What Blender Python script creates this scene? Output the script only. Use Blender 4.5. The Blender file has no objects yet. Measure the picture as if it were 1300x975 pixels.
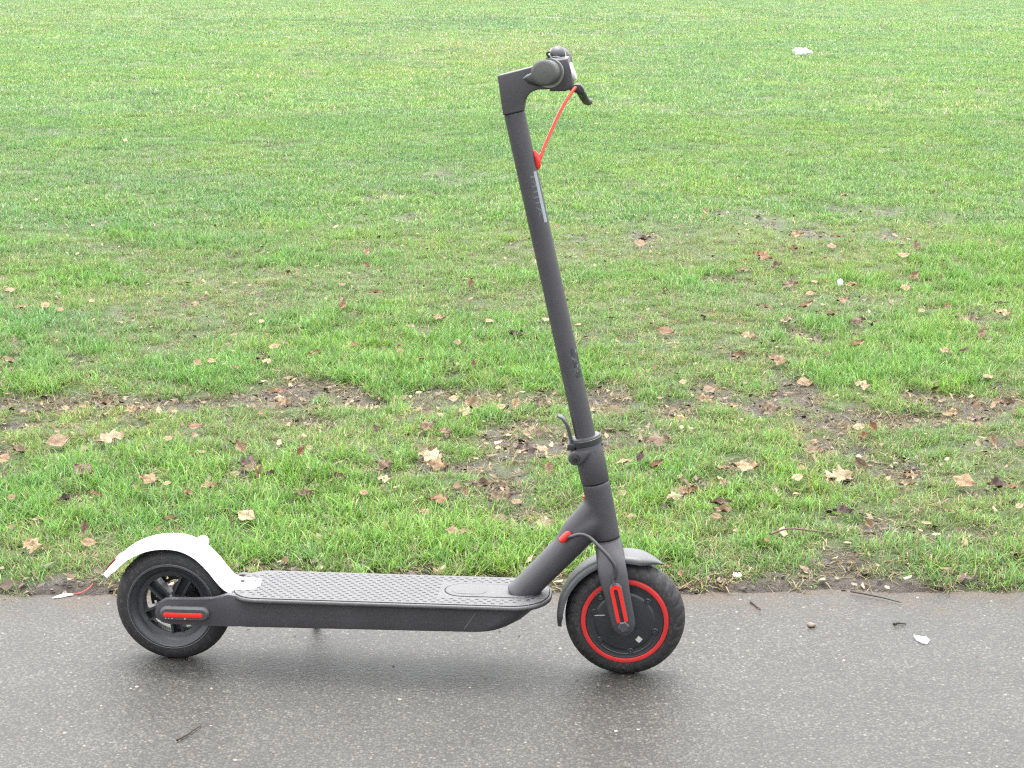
import bpy, bmesh, math, random
import numpy as np
from mathutils import Vector, Matrix, Euler

# ------------------------------------------------------------------ camera, sky, sun, exposure
scene = bpy.context.scene
col = scene.collection
R = math.radians

cam_data = bpy.data.cameras.new('camera')
cam = bpy.data.objects.new('camera', cam_data)
col.objects.link(cam)
CAM_H = 1.25
PITCH = R(13.315)
FPX = 2250.0                               # focal length in pixels of a 1300 px wide picture
cam.location = (0, 0, CAM_H)
cam.rotation_euler = (R(90) - PITCH, 0, 0)
cam_data.sensor_width = 36
cam_data.lens = FPX / 1300 * 36
cam_data.clip_start = 0.05
cam_data.clip_end = 2000
scene.camera = cam

SUN_EL, SUN_AZ = R(78), R(-6)              # behind thin cloud, ahead of the camera
world = bpy.data.worlds.new('World')
scene.world = world
world.use_nodes = True
wn, wl = world.node_tree.nodes, world.node_tree.links
bg = wn['Background']
sky = wn.new('ShaderNodeTexSky')
sky.sky_type = 'NISHITA'
sky.sun_disc = False
sky.sun_elevation = SUN_EL
sky.sun_rotation = SUN_AZ
sky.air_density = 1.0
sky.dust_density = 4.0
sky.ozone_density = 1.0
hs = wn.new('ShaderNodeHueSaturation')     # an overcast sky is nearly grey
hs.inputs['Saturation'].default_value = 0.13
wl.new(sky.outputs[0], hs.inputs['Color'])
wl.new(hs.outputs[0], bg.inputs['Color'])
bg.inputs['Strength'].default_value = 0.15

sun_data = bpy.data.lights.new('sun', 'SUN')
sun_data.energy = 0.5
sun_data.angle = R(85)
sun_data.color = (1.0, 0.96, 0.9)
sun = bpy.data.objects.new('sun', sun_data)
col.objects.link(sun)
sd = Vector((math.sin(SUN_AZ) * math.cos(SUN_EL), math.cos(SUN_AZ) * math.cos(SUN_EL), math.sin(SUN_EL)))
sun.rotation_euler = sd.to_track_quat('Z', 'Y').to_euler()
sun.location = sd * 40

vs = scene.view_settings
vs.view_transform = 'Standard'
vs.look = 'None'
vs.gamma = 1
vs.use_curve_mapping = False
vs.exposure = 2.68
scene.cycles.max_bounces = 8
scene.cycles.diffuse_bounces = 3
scene.cycles.transmission_bounces = 4
scene.cycles.use_denoising = False
scene.cycles.pixel_filter_type = 'BLACKMAN_HARRIS'
scene.cycles.filter_width = 1.25
scene.cycles.sample_clamp_indirect = 4

# ------------------------------------------------------------------ small helpers
rng = np.random.default_rng(7)
random.seed(7)

def hash2(ix, iy, seed):
    h = (ix.astype(np.int64) * 374761393 + iy.astype(np.int64) * 668265263 + seed * 1274126177) & 0xffffffff
    h = ((h ^ (h >> 13)) * 1274126177) & 0xffffffff
    return ((h ^ (h >> 16)) & 0xffff) / 65535.0

def vnoise(x, y, seed=0):
    x = np.asarray(x, float); y = np.asarray(y, float)
    ix, iy = np.floor(x), np.floor(y)
    fx, fy = x - ix, y - iy
    fx, fy = fx * fx * (3 - 2 * fx), fy * fy * (3 - 2 * fy)
    a, b = hash2(ix, iy, seed), hash2(ix + 1, iy, seed)
    c, d = hash2(ix, iy + 1, seed), hash2(ix + 1, iy + 1, seed)
    return (a * (1 - fx) + b * fx) * (1 - fy) + (c * (1 - fx) + d * fx) * fy

def fnoise(x, y, seed=0, octaves=3):
    s, a, t = 0, 1.0, 0
    for k in range(octaves):
        s = s + a * vnoise(x * 2 ** k + 17.3 * k, y * 2 ** k - 9.1 * k, seed + k)
        t += a
        a *= 0.55
    return s / t

def smooth(a, b, x):
    t = np.clip((x - a) / (b - a), 0, 1)
    return t * t * (3 - 2 * t)

def new_mat(name):
    m = bpy.data.materials.new(name)
    m.use_nodes = True
    return m, m.node_tree.nodes, m.node_tree.links, m.node_tree.nodes['Principled BSDF']

def noise_node(n, scale, detail=3.0, rough=0.6):
    t = n.new('ShaderNodeTexNoise')
    t.inputs['Scale'].default_value = scale
    t.inputs['Detail'].default_value = detail
    t.inputs['Roughness'].default_value = rough
    return t

def ramp_node(n, stops):
    r = n.new('ShaderNodeValToRGB')
    e = r.color_ramp.elements
    while len(e) < len(stops):
        e.new(0.5)
    for k, (p, c) in enumerate(stops):
        e[k].position = p
        e[k].color = (*c, 1) if len(c) == 3 else c
    return r

def painted(name, base, rough=0.45, spec=0.5, var=0.25, dust=(0.10, 0.095, 0.085), dust_amt=0.12, bump=0.02, bscale=900, metal=0.0, coat=0.0):
    """paint, rubber or plastic with faint mottling, dust and a fine grain"""
    m, n, l, p = new_mat(name)
    tc = n.new('ShaderNodeTexCoord')
    a = noise_node(n, 14, 5)
    l.new(tc.outputs['Object'], a.inputs['Vector'])
    lo = tuple(c * (1 - var) for c in base)
    hi = tuple(min(1, c * (1 + var)) for c in base)
    r = ramp_node(n, [(0.3, lo), (0.7, hi)])
    l.new(a.outputs['Fac'], r.inputs['Fac'])
    d = noise_node(n, 160, 4, 0.7)
    l.new(tc.outputs['Object'], d.inputs['Vector'])
    dr = ramp_node(n, [(0.52, (0, 0, 0)), (0.78, (1, 1, 1))])
    l.new(d.outputs['Fac'], dr.inputs['Fac'])
    mul = n.new('ShaderNodeMath'); mul.operation = 'MULTIPLY'
    l.new(dr.outputs['Color'], mul.inputs[0]); mul.inputs[1].default_value = dust_amt * 2.2
    mx = n.new('ShaderNodeMix'); mx.data_type = 'RGBA'
    l.new(mul.outputs[0], mx.inputs['Factor'])
    l.new(r.outputs['Color'], mx.inputs['A'])
    mx.inputs['B'].default_value = (*dust, 1)
    l.new(mx.outputs['Result'], p.inputs['Base Color'])
    rr = n.new('ShaderNodeMapRange')
    l.new(a.outputs['Fac'], rr.inputs['Value'])
    rr.inputs['To Min'].default_value = max(0.05, rough - 0.1)
    rr.inputs['To Max'].default_value = min(1, rough + 0.1)
    l.new(rr.outputs['Result'], p.inputs['Roughness'])
    p.inputs['Specular IOR Level'].default_value = spec
    p.inputs['Metallic'].default_value = metal
    p.inputs['Coat Weight'].default_value = coat
    g = noise_node(n, bscale, 2)
    l.new(tc.outputs['Object'], g.inputs['Vector'])
    b = n.new('ShaderNodeBump')
    b.inputs['Strength'].default_value = bump * 8
    b.inputs['Distance'].default_value = 0.0006
    l.new(g.outputs['Fac'], b.inputs['Height'])
    l.new(b.outputs['Normal'], p.inputs['Normal'])
    return m

def finish(bm, name, mat, parent=None, smooth_deg=38):
    me = bpy.data.meshes.new(name)
    bmesh.ops.recalc_face_normals(bm, faces=bm.faces)
    bm.to_mesh(me)
    bm.free()
    me.polygons.foreach_set('use_smooth', np.ones(len(me.polygons), bool))
    me.set_sharp_from_angle(angle=R(smooth_deg))
    o = bpy.data.objects.new(name, me)
    if mat is not None:
        me.materials.append(mat)
    col.objects.link(o)
    if parent is not None:
        o.parent = parent
    return o

def mesh_np(name, verts, faces, mat, parent=None, attrs=(), smooth_shade=True):
    me = bpy.data.meshes.new(name)
    me.from_pydata([tuple(v) for v in verts], [], faces)
    for an, kind, data in attrs:
        a = me.attributes.new(an, kind, 'POINT')
        a.data.foreach_set('color' if kind == 'FLOAT_COLOR' else 'value', np.asarray(data, np.float32).ravel())
    if smooth_shade:
        me.polygons.foreach_set('use_smooth', np.ones(len(me.polygons), bool))
    me.materials.append(mat)
    o = bpy.data.objects.new(name, me)
    col.objects.link(o)
    if parent is not None:
        o.parent = parent
    return o

def tag(o, label=None, cat=None, group=None, kind=None):
    if label: o['label'] = label
    if cat: o['category'] = cat
    if group: o['group'] = group
    if kind: o['kind'] = kind
    return o

def loft(bm, rings, cap=True, close=False):
    vr = [[bm.verts.new(p) for p in ring] for ring in rings]
    n = len(vr[0])
    m = len(vr)
    for i in range(m if close else m - 1):
        a, b = vr[i], vr[(i + 1) % m]
        for j in range(n):
            try:
                bm.faces.new((a[j], a[(j + 1) % n], b[(j + 1) % n], b[j]))
            except ValueError:
                pass
    if cap and not close:
        bm.faces.new(vr[0][::-1])
        bm.faces.new(vr[-1])
    return vr

def tube(bm, pts, rad, seg=16, cap=True):
    """round tube along a polyline, one radius or one per point"""
    pts = [Vector(p) for p in pts]
    if not hasattr(rad, '__len__'):
        rad = [rad] * len(pts)
    rings = []
    ref = None
    for i, p in enumerate(pts):
        t = (pts[min(i + 1, len(pts) - 1)] - pts[max(i - 1, 0)]).normalized()
        if ref is None:
            ref = Vector((0, 1, 0)) if abs(t.y) < 0.9 else Vector((1, 0, 0))
        u = (ref - t * ref.dot(t)).normalized()
        ref = u
        w = t.cross(u)
        rings.append([p + (u * math.cos(2 * math.pi * k / seg) + w * math.sin(2 * math.pi * k / seg)) * rad[i] for k in range(seg)])
    loft(bm, rings, cap)

def spline(pts, n=8):
    """Catmull-Rom through the points"""
    P = [Vector(p) for p in pts]
    P = [P[0] * 2 - P[1]] + P + [P[-1] * 2 - P[-2]]
    out = []
    for i in range(1, len(P) - 2):
        for k in range(n):
            t = k / n
            a, b, c, d = P[i - 1], P[i], P[i + 1], P[i + 2]
            out.append(0.5 * ((2 * b) + (c - a) * t + (2 * a - 5 * b + 4 * c - d) * t * t + (3 * b - a - 3 * c + d) * t ** 3))
    out.append(P[-2])
    return out

def revolve(bm, prof, c, seg=96, mod=None, close=False):
    """turn (radius, y) points about the axle through c (x, z)"""
    rings = []
    for k in range(seg):
        a = 2 * math.pi * k / seg
        ring = []
        for i, (r, y) in enumerate(prof):
            rr = r if mod is None else r + mod(k, i, r, y)
            ring.append((c[0] + rr * math.cos(a), y, c[1] + rr * math.sin(a)))
        rings.append(ring)
    vr = [[bm.verts.new(p) for p in ring] for ring in rings]
    m = len(prof)
    for k in range(seg):
        a, b = vr[k], vr[(k + 1) % seg]
        for i in range(m if close else m - 1):
            j = (i + 1) % m
            bm.faces.new((a[i], a[j], b[j], b[i]))
    bmesh.ops.remove_doubles(bm, verts=bm.verts, dist=1e-6)

def prism(bm, poly, y0, y1, bev=0.0, seg=2):
    """outline in x,z pushed from y0 to y1, rims rounded"""
    a = [bm.verts.new((x, y0, z)) for x, z in poly]
    b = [bm.verts.new((x, y1, z)) for x, z in poly]
    n = len(poly)
    fs = [bm.faces.new(a[::-1]), bm.faces.new(b)]
    for i in range(n):
        fs.append(bm.faces.new((a[i], a[(i + 1) % n], b[(i + 1) % n], b[i])))
    if bev:
        es = [e for e in bm.edges if e.is_valid and (e.verts[0] in a) == (e.verts[1] in a) and (set(e.verts) <= set(a) or set(e.verts) <= set(b))]
        bmesh.ops.bevel(bm, geom=es, offset=bev, segments=seg, affect='EDGES', profile=0.5, clamp_overlap=True)

def slab(bm, poly, z0, z1, bev=0.0, seg=2):
    """outline in x,y pushed from z0 to z1"""
    a = [bm.verts.new((x, y, z0)) for x, y in poly]
    b = [bm.verts.new((x, y, z1)) for x, y in poly]
    n = len(poly)
    bm.faces.new(a[::-1]); bm.faces.new(b)
    for i in range(n):
        bm.faces.new((a[i], a[(i + 1) % n], b[(i + 1) % n], b[i]))
    if bev:
        sa, sb = set(a), set(b)
        es = [e for e in bm.edges if set(e.verts) <= sa or set(e.verts) <= sb]
        bmesh.ops.bevel(bm, geom=es, offset=bev, segments=seg, affect='EDGES', profile=0.5, clamp_overlap=True)

def stadium(p, q, r, n=10):
    """closed capsule outline round the segment p-q"""
    p, q = Vector(p), Vector(q)
    d = (q - p).normalized()
    nrm = Vector((-d.y, d.x))
    out = []
    for k in range(n + 1):
        a = math.pi * k / n
        out.append(q + (nrm * math.cos(a) + d * math.sin(a)) * r)
    for k in range(n + 1):
        a = math.pi * k / n
        out.append(p + (-nrm * math.cos(a) - d * math.sin(a)) * r)
    return [tuple(v) for v in out]

def bake(o):
    """replace an object's mesh by its modified one"""
    bpy.context.view_layer.update()
    dg = bpy.context.evaluated_depsgraph_get()
    me = bpy.data.meshes.new_from_object(o.evaluated_get(dg))
    old = o.data
    o.modifiers.clear()
    o.data = me
    me.name = o.name
    bpy.data.meshes.remove(old)
    me.polygons.foreach_set('use_smooth', np.ones(len(me.polygons), bool))
    me.set_sharp_from_angle(angle=R(45))

# ------------------------------------------------------------------ lawn layout (metres, camera at x=0 y=0)
PATCH = '''-1.41,4.96,0.091,0.084 -1.01,4.94,0.136,0.074 -1.34,4.96,0.091,0.093 -1.16,5.01,0.046,0.076 -0.73,4.99,0.137,0.085 -0.65,5.15,0.118,0.14 -0.5,5.18,0.071,0.081 -0.45,4.99,0.069,0.085 -0.21,5.01,0.103,0.133 -0.03,5.01,0.041,0.133 -0.18,5.29,0.06,0.073 -0.12,5.36,0.037,0.054 0.11,5.01,0.057,0.066 0.29,5.04,0.069,0.172 0.09,5.47,0.037,0.09 -1.61,5.53,0.035,0.137 0.47,4.87,0.063,0.108 0.6,5.1,0.058,0.147 0.74,4.94,0.102,0.092 0.83,5.1,0.082,0.138 0.84,4.82,0.055,0.071 1.72,9.07,0.162,0.237 1.92,9.13,0.082,0.18 1.66,9.28,0.083,0.155 1.25,8.76,0.055,0.332 1.03,8.93,0.072,0.229 0.86,8.99,0.048,0.174 0.62,8.02,0.079,0.257 -0.74,9.77,0.07,0.342 -0.4,10.83,0.077,0.375 -0.32,10.2,0.082,0.148 -0.49,8.79,0.055,0.167 2.69,11.13,0.069,0.22 2.88,11.08,0.069,0.218 2.96,10.66,0.095,0.243 2.63,11.73,0.052,0.195 2.41,10.2,0.045,0.223 0.66,10.02,0.045,0.287 1.46,10.13,0.063,0.256 2.08,8.7,0.039,0.109 1.76,8.19,0.066,0.194 1.02,5.83,0.066,0.126 0.98,5.96,0.038,0.105 1.44,4.99,0.041,0.132 1.3,4.96,0.091,0.112 1.19,5.01,0.05,0.076 0.91,4.53,0.042,0.197 0.89,4.31,0.03,0.129 0.73,4.31,0.036,0.114 -0.65,4.2,0.058,0.082 -1.01,4.06,0.041,0.064 -1.06,4.04,0.034,0.051 -0.21,4.4,0.051,0.119 -0.02,4.09,0.057,0.078 -0.02,3.89,0.045,0.059 0.07,3.89,0.04,0.083 0.42,4.1,0.038,0.104 0.59,4.27,0.051,0.098 0.81,4.49,0.062,0.108 0.79,4.17,0.039,0.094 0.68,3.56,0.05,0.11 1.0,4.31,0.036,0.086 1.28,4.53,0.052,0.079 0.77,3.92,0.026,0.048 0.65,4.04,0.066,0.063 -0.14,4.04,0.026,0.063 -0.3,4.24,0.027,0.097 0.39,4.57,0.046,0.064 -0.93,3.75,0.031,0.044 1.07,3.98,0.03,0.031 1.11,6.95,0.044,0.141 1.63,6.16,0.061,0.126 0.84,5.26,0.072,0.104 0.72,5.59,0.036,0.093 0.48,4.14,0.077,0.079 1.41,8.31,0.112,0.25 -0.81,5.53,0.04,0.114 -0.59,3.75,0.024,0.027 0.1,3.42,0.032,0.084'''
patches = [tuple(map(float, s.split(','))) for s in PATCH.split()]
LEAF = '''-1.62,6.25,28,to -1.57,5.39,47,pc -1.28,4.93,25,po -1.38,4.85,20,fo -1.06,4.93,20,po -0.96,4.89,20,po -1.16,4.91,45,bc -0.98,5.39,32,to -1.19,4.48,64,to -1.06,4.52,79,pl -1.28,4.43,45,bc -0.85,4.6,36,ro -0.9,4.48,29,fo -1.29,4.33,36,to -1.07,4.82,38,fl -0.88,6.1,25,po -0.78,5.67,46,to -0.79,5.51,43,bc -0.77,5.43,37,pl -0.94,5.41,34,fo -0.85,5.31,36,fs -0.63,5.54,38,tc -0.52,5.7,31,ro -0.7,5.12,61,rs -0.68,5.04,39,pl -0.61,5.0,30,pc -0.66,4.97,50,tl -0.74,4.91,22,po -0.7,4.78,18,ro -0.43,4.51,29,ps -0.69,4.35,36,tu -0.66,4.28,51,dl -0.69,4.24,29,fo -0.53,4.29,28,ru -0.52,4.38,18,fo -0.36,4.54,21,bu -0.39,4.94,20,po -0.26,6.16,47,tl -0.37,5.69,39,rs -0.36,5.58,28,to -0.29,5.45,37,fs -0.08,6.1,36,fo 0.12,6.08,41,po 0.01,5.85,45,dc -0.18,5.72,34,pl -0.19,5.25,24,pc -0.17,5.0,32,fo -0.12,5.37,20,ru -0.11,4.84,58,tc -0.13,4.77,42,pl 0.01,4.87,33,fu 0.09,4.91,45,bl -0.03,4.85,31,fo -0.23,4.6,49,bl -0.18,4.56,38,tl -0.21,4.38,69,pl -0.19,4.29,55,tl -0.32,4.26,39,bl 0.04,4.48,49,dl 0.08,4.47,31,fo -1.06,4.21,53,bo -0.88,4.12,52,tl -0.83,4.09,23,fo -0.98,4.01,45,rs -1.04,3.96,39,dc -1.17,3.97,24,to -1.07,3.81,37,fs -1.03,3.62,46,fl -0.94,3.72,26,bu -0.91,3.63,37,to -0.77,3.81,30,tc -0.76,3.99,28,tc -0.73,4.07,51,tl -0.65,4.23,39,bo -0.62,4.18,33,tu -0.59,4.16,27,dc -0.6,3.83,45,po -0.49,4.0,41,bl -0.42,4.14,36,bc -0.32,4.22,39,bc -0.31,4.12,36,pl -0.35,4.01,24,to -0.6,3.88,25,bc -0.17,3.97,41,rl -0.11,3.98,22,tu -0.07,4.1,48,bc -0.03,4.04,62,bl -0.02,4.14,38,bl 0.01,3.99,30,to -0.2,3.87,34,tl -0.03,3.84,43,bo 0.07,3.81,60,pl -0.13,3.71,31,to 0.09,4.16,29,tu 0.38,4.49,60,bl 0.28,4.28,53,ps 0.32,4.27,30,du 0.36,4.25,39,rc 0.4,4.06,47,tl 0.44,4.08,42,rc 0.38,3.97,44,pl 0.52,4.21,33,pc 0.58,4.24,63,fl 0.48,3.91,44,bc 0.48,3.86,41,tc 0.46,3.81,27,to 0.5,4.04,17,pu 0.69,4.12,32,po 0.78,4.45,66,bl 0.72,4.24,20,fo 0.32,3.5,23,rs 0.55,3.65,17,ro 0.8,4.19,85,pl 0.87,4.26,35,bu 0.99,4.22,37,tl 0.94,4.05,38,pc 1.08,4.07,55,to 1.16,4.06,49,dc 1.19,4.04,28,rc 0.75,3.84,43,dl 0.78,3.7,24,tu 0.99,3.84,34,fs 1.16,3.88,27,po 1.26,4.48,29,tu 1.32,4.45,33,bo 0.93,4.54,29,rc 0.57,7.85,60,to 0.61,8.08,54,dc 0.96,8.73,39,pu 0.92,8.51,46,ts 1.06,7.42,80,rl 1.09,7.22,52,bc 0.94,7.13,61,ts 1.09,6.85,59,bl 1.3,8.04,65,tl 1.24,7.69,45,rc 1.19,6.89,31,fo 1.13,6.62,39,to 1.07,6.35,55,tc 0.92,6.32,66,ts 0.96,6.08,50,pc 0.98,5.93,32,pc 1.79,9.52,47,pc 1.49,8.04,58,rs 1.41,7.76,49,to 1.66,7.44,57,to 1.75,7.61,41,bu 1.6,6.96,44,tu 1.52,6.75,46,to 1.32,6.8,52,fc 0.52,5.9,56,ro 0.79,5.82,53,fl 1.02,5.82,56,bl 0.72,5.51,45,tc 0.83,5.41,69,tl 0.51,5.15,26,po 0.58,5.07,42,to 0.55,4.95,43,tl 0.62,4.82,31,pc 0.72,4.8,53,bl 0.47,4.78,46,fl 0.88,5.19,52,to 1.14,6.17,50,bc 1.2,6.05,55,bl 1.13,5.67,52,rc 1.56,6.25,28,tu 1.6,6.12,78,bl 1.74,6.17,59,fl 1.8,6.41,52,ds 1.56,5.77,37,tu 1.38,5.53,38,pl 1.44,5.52,45,ds 1.03,5.07,51,pl 0.95,4.7,39,po 0.96,4.56,29,ru 1.2,4.74,28,pc 1.24,4.84,44,fl 1.43,5.19,36,to 1.41,4.9,40,bc 1.23,6.49,50,tl -2.53,9.39,29,po -1.92,6.68,48,to -1.77,6.29,51,ts -1.69,6.31,40,to -1.55,6.43,32,fo -1.16,6.38,40,tl -0.69,9.55,47,po -0.41,9.62,47,ds -0.62,7.48,30,tu -0.59,7.13,26,ru -0.16,6.77,31,ru -0.51,6.59,54,rs -0.61,6.26,37,tu -2.71,12.47,39,po 0.65,13.83,37,fo 1.27,6.05,30,bs 1.47,6.25,34,fo'''
leaf_list = [(float(a), float(b), float(c) / 1000, k) for a, b, c, k in (s.split(',') for s in LEAF.split())]

EX = np.array([-9, -3, -1.3, -1.04, -.86, -.40, 0, .12, .36, .58, .645, .69, .735, .78, .86, 1.06, 1.4, 3, 9])
EY = np.array([3.47, 3.46, 3.45, 3.45, 3.50, 3.52, 3.53, 3.48, 3.49, 3.49, 3.55, 3.61, 3.56, 3.48, 3.455, 3.45, 3.46, 3.47, 3.47])
def lawn_edge(x):
    x = np.asarray(x, float)
    return np.interp(x, EX, EY) + (fnoise(x * 9, x * 0, 5) - 0.58) * 0.13
def path_edge(x):
    x = np.asarray(x, float)
    return 3.455 + (fnoise(x * 2.2, x * 0 + 3, 11) - 0.5) * 0.06 + (vnoise(x * 14, x * 0, 12) - 0.5) * 0.035

def bareness(x, y):
    """1 on trodden bare earth, 0 on thick lawn"""
    x = np.asarray(x, float); y = np.asarray(y, float)
    wx = x + (fnoise(x * 7, y * 7, 31) - 0.5) * 0.10
    wy = y + (fnoise(x * 7, y * 5, 37) - 0.5) * 0.14
    b = np.zeros(np.shape(x))
    strip = np.exp(-((y - 4.97) / 0.28) ** 2)
    brk = 0.30 + 0.26 * strip + 0.85 * smooth(0.36, 0.56, fnoise(x * 15, y * 11, 45, 3))
    for px, py, rx, ry in patches:
        d = np.sqrt(((wx - px) / (rx * (1.0 + 0.3 * strip))) ** 2 + ((wy - py) / (ry * (1.05 + 0.25 * strip))) ** 2)
        b = np.maximum(b, 1 - smooth(0.55, 1.25, d))
    b = np.clip(b * brk * (1 - 0.35 * smooth(6, 8.5, y)), 0, 1)
    n = fnoise(x * 5.0, y * 4.0, 41, 3)
    amt = 0.72 * np.exp(-((y - 4.4) / 0.9) ** 2) + 0.10
    b = np.maximum(b, smooth(0.78 - amt * 0.24, 0.93 - amt * 0.2, n) * smooth(14, 6, y))
    return b

def ground_h(x, y):
    x = np.asarray(x, float); y = np.asarray(y, float)
    e = path_edge(x)
    rise = smooth(-0.02, 0.22, y - e)
    rel = (fnoise(x * 1.3, y * 1.3, 51, 3) - 0.5) * 0.035 + (fnoise(x * 12, y * 12, 55, 2) - 0.5) * 0.012
    far = (fnoise(x * 0.06, y * 0.06, 59, 2) - 0.5) * 0.40 * smooth(9, 40, y)
    h = 0.006 + 0.010 * rise + rel * rise + far - 0.012 * bareness(x, y) * rise
    under = -0.03
    return under + (h - under) * smooth(-0.05, 0.015, y - e)

# ------------------------------------------------------------------ ground, path
def ground_material():
    m, n, l, p = new_mat('soil_and_turf')
    geo = n.new('ShaderNodeNewGeometry')
    at = n.new('ShaderNodeAttribute'); at.attribute_name = 'bare'
    n1 = noise_node(n, 28, 6, 0.7); l.new(geo.outputs['Position'], n1.inputs['Vector'])
    n2 = noise_node(n, 220, 4, 0.7); l.new(geo.outputs['Position'], n2.inputs['Vector'])
    soil = ramp_node(n, [(0.25, (0.016, 0.012, 0.009)), (0.5, (0.062, 0.050, 0.040)), (0.78, (0.148, 0.124, 0.104))])
    mixn = n.new('ShaderNodeMath'); mixn.operation = 'ADD'
    h1 = n.new('ShaderNodeMath'); h1.operation = 'MULTIPLY'; h1.inputs[1].default_value = 0.55
    h2 = n.new('ShaderNodeMath'); h2.operation = 'MULTIPLY'; h2.inputs[1].default_value = 0.45
    l.new(n1.outputs['Fac'], h1.inputs[0]); l.new(n2.outputs['Fac'], h2.inputs[0])
    l.new(h1.outputs[0], mixn.inputs[0]); l.new(h2.outputs[0], mixn.inputs[1])
    l.new(mixn.outputs[0], soil.inputs['Fac'])
    n3 = noise_node(n, 3.0, 8, 0.72); l.new(geo.outputs['Position'], n3.inputs['Vector'])
    turf = ramp_node(n, [(0.32, (0.014, 0.020, 0.007)), (0.48, (0.050, 0.078, 0.018)), (0.60, (0.085, 0.120, 0.028)), (0.74, (0.170, 0.165, 0.075))])
    n4 = noise_node(n, 330, 3, 0.75); l.new(geo.outputs['Position'], n4.inputs['Vector'])
    tm = n.new('ShaderNodeMix'); tm.data_type = 'FLOAT'; tm.inputs['Factor'].default_value = 0.6
    l.new(n3.outputs['Fac'], tm.inputs['A']); l.new(n4.outputs['Fac'], tm.inputs['B'])
    l.new(tm.outputs['Result'], turf.inputs['Fac'])
    mx = n.new('ShaderNodeMix'); mx.data_type = 'RGBA'
    l.new(at.outputs['Fac'], mx.inputs['Factor'])
    l.new(turf.outputs['Color'], mx.inputs['A']); l.new(soil.outputs['Color'], mx.inputs['B'])
    l.new(mx.outputs['Result'], p.inputs['Base Color'])
    p.inputs['Roughness'].default_value = 0.75
    p.inputs['Specular IOR Level'].default_value = 0.35
    b = n.new('ShaderNodeBump'); b.inputs['Strength'].default_value = 1.0; b.inputs['Distance'].default_value = 0.03
    l.new(mixn.outputs[0], b.inputs['Height']); l.new(b.outputs['Normal'], p.inputs['Normal'])
    return m

xs = np.unique(np.concatenate([np.linspace(-2.6, 2.6, 209), np.linspace(2.6, 9, 65), -np.linspace(2.6, 9, 65),
                               np.linspace(9, 32, 24), -np.linspace(9, 32, 24), np.geomspace(32, 300, 10), -np.geomspace(32, 300, 10)]))
ys = np.unique(np.concatenate([[-300, -60, -10, -2, 0, 1.5, 2.8, 3.2], np.linspace(3.3, 6.2, 141), np.linspace(6.2, 12, 117),
                               np.geomspace(12, 90, 70), np.geomspace(90, 600, 10)]))
gx, gy = np.meshgrid(xs, ys)
bare = bareness(gx, gy)
near_edge = smooth(0.16, 0.0, gy - lawn_edge(gx))
bare_col = np.maximum(0.14 + 0.86 * bare, near_edge) * smooth(40, 8, gy)
bare_col = np.where(gy < -2, 0, bare_col)
gz = ground_h(gx, gy)
gz = np.where(gy < 3.3, -0.03, gz)
nv, nu = gx.shape
idx = np.arange(nv * nu).reshape(nv, nu)
gf = np.stack([idx[:-1, :-1], idx[:-1, 1:], idx[1:, 1:], idx[1:, :-1]], -1).reshape(-1, 4)
ground = mesh_np('ground', np.stack([gx, gy, gz], -1).reshape(-1, 3), gf.tolist(), ground_material(),
                 attrs=[('bare', 'FLOAT', bare_col)])
tag(ground, 'grass field soil with bare muddy patches beyond the path', kind='structure')

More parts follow.
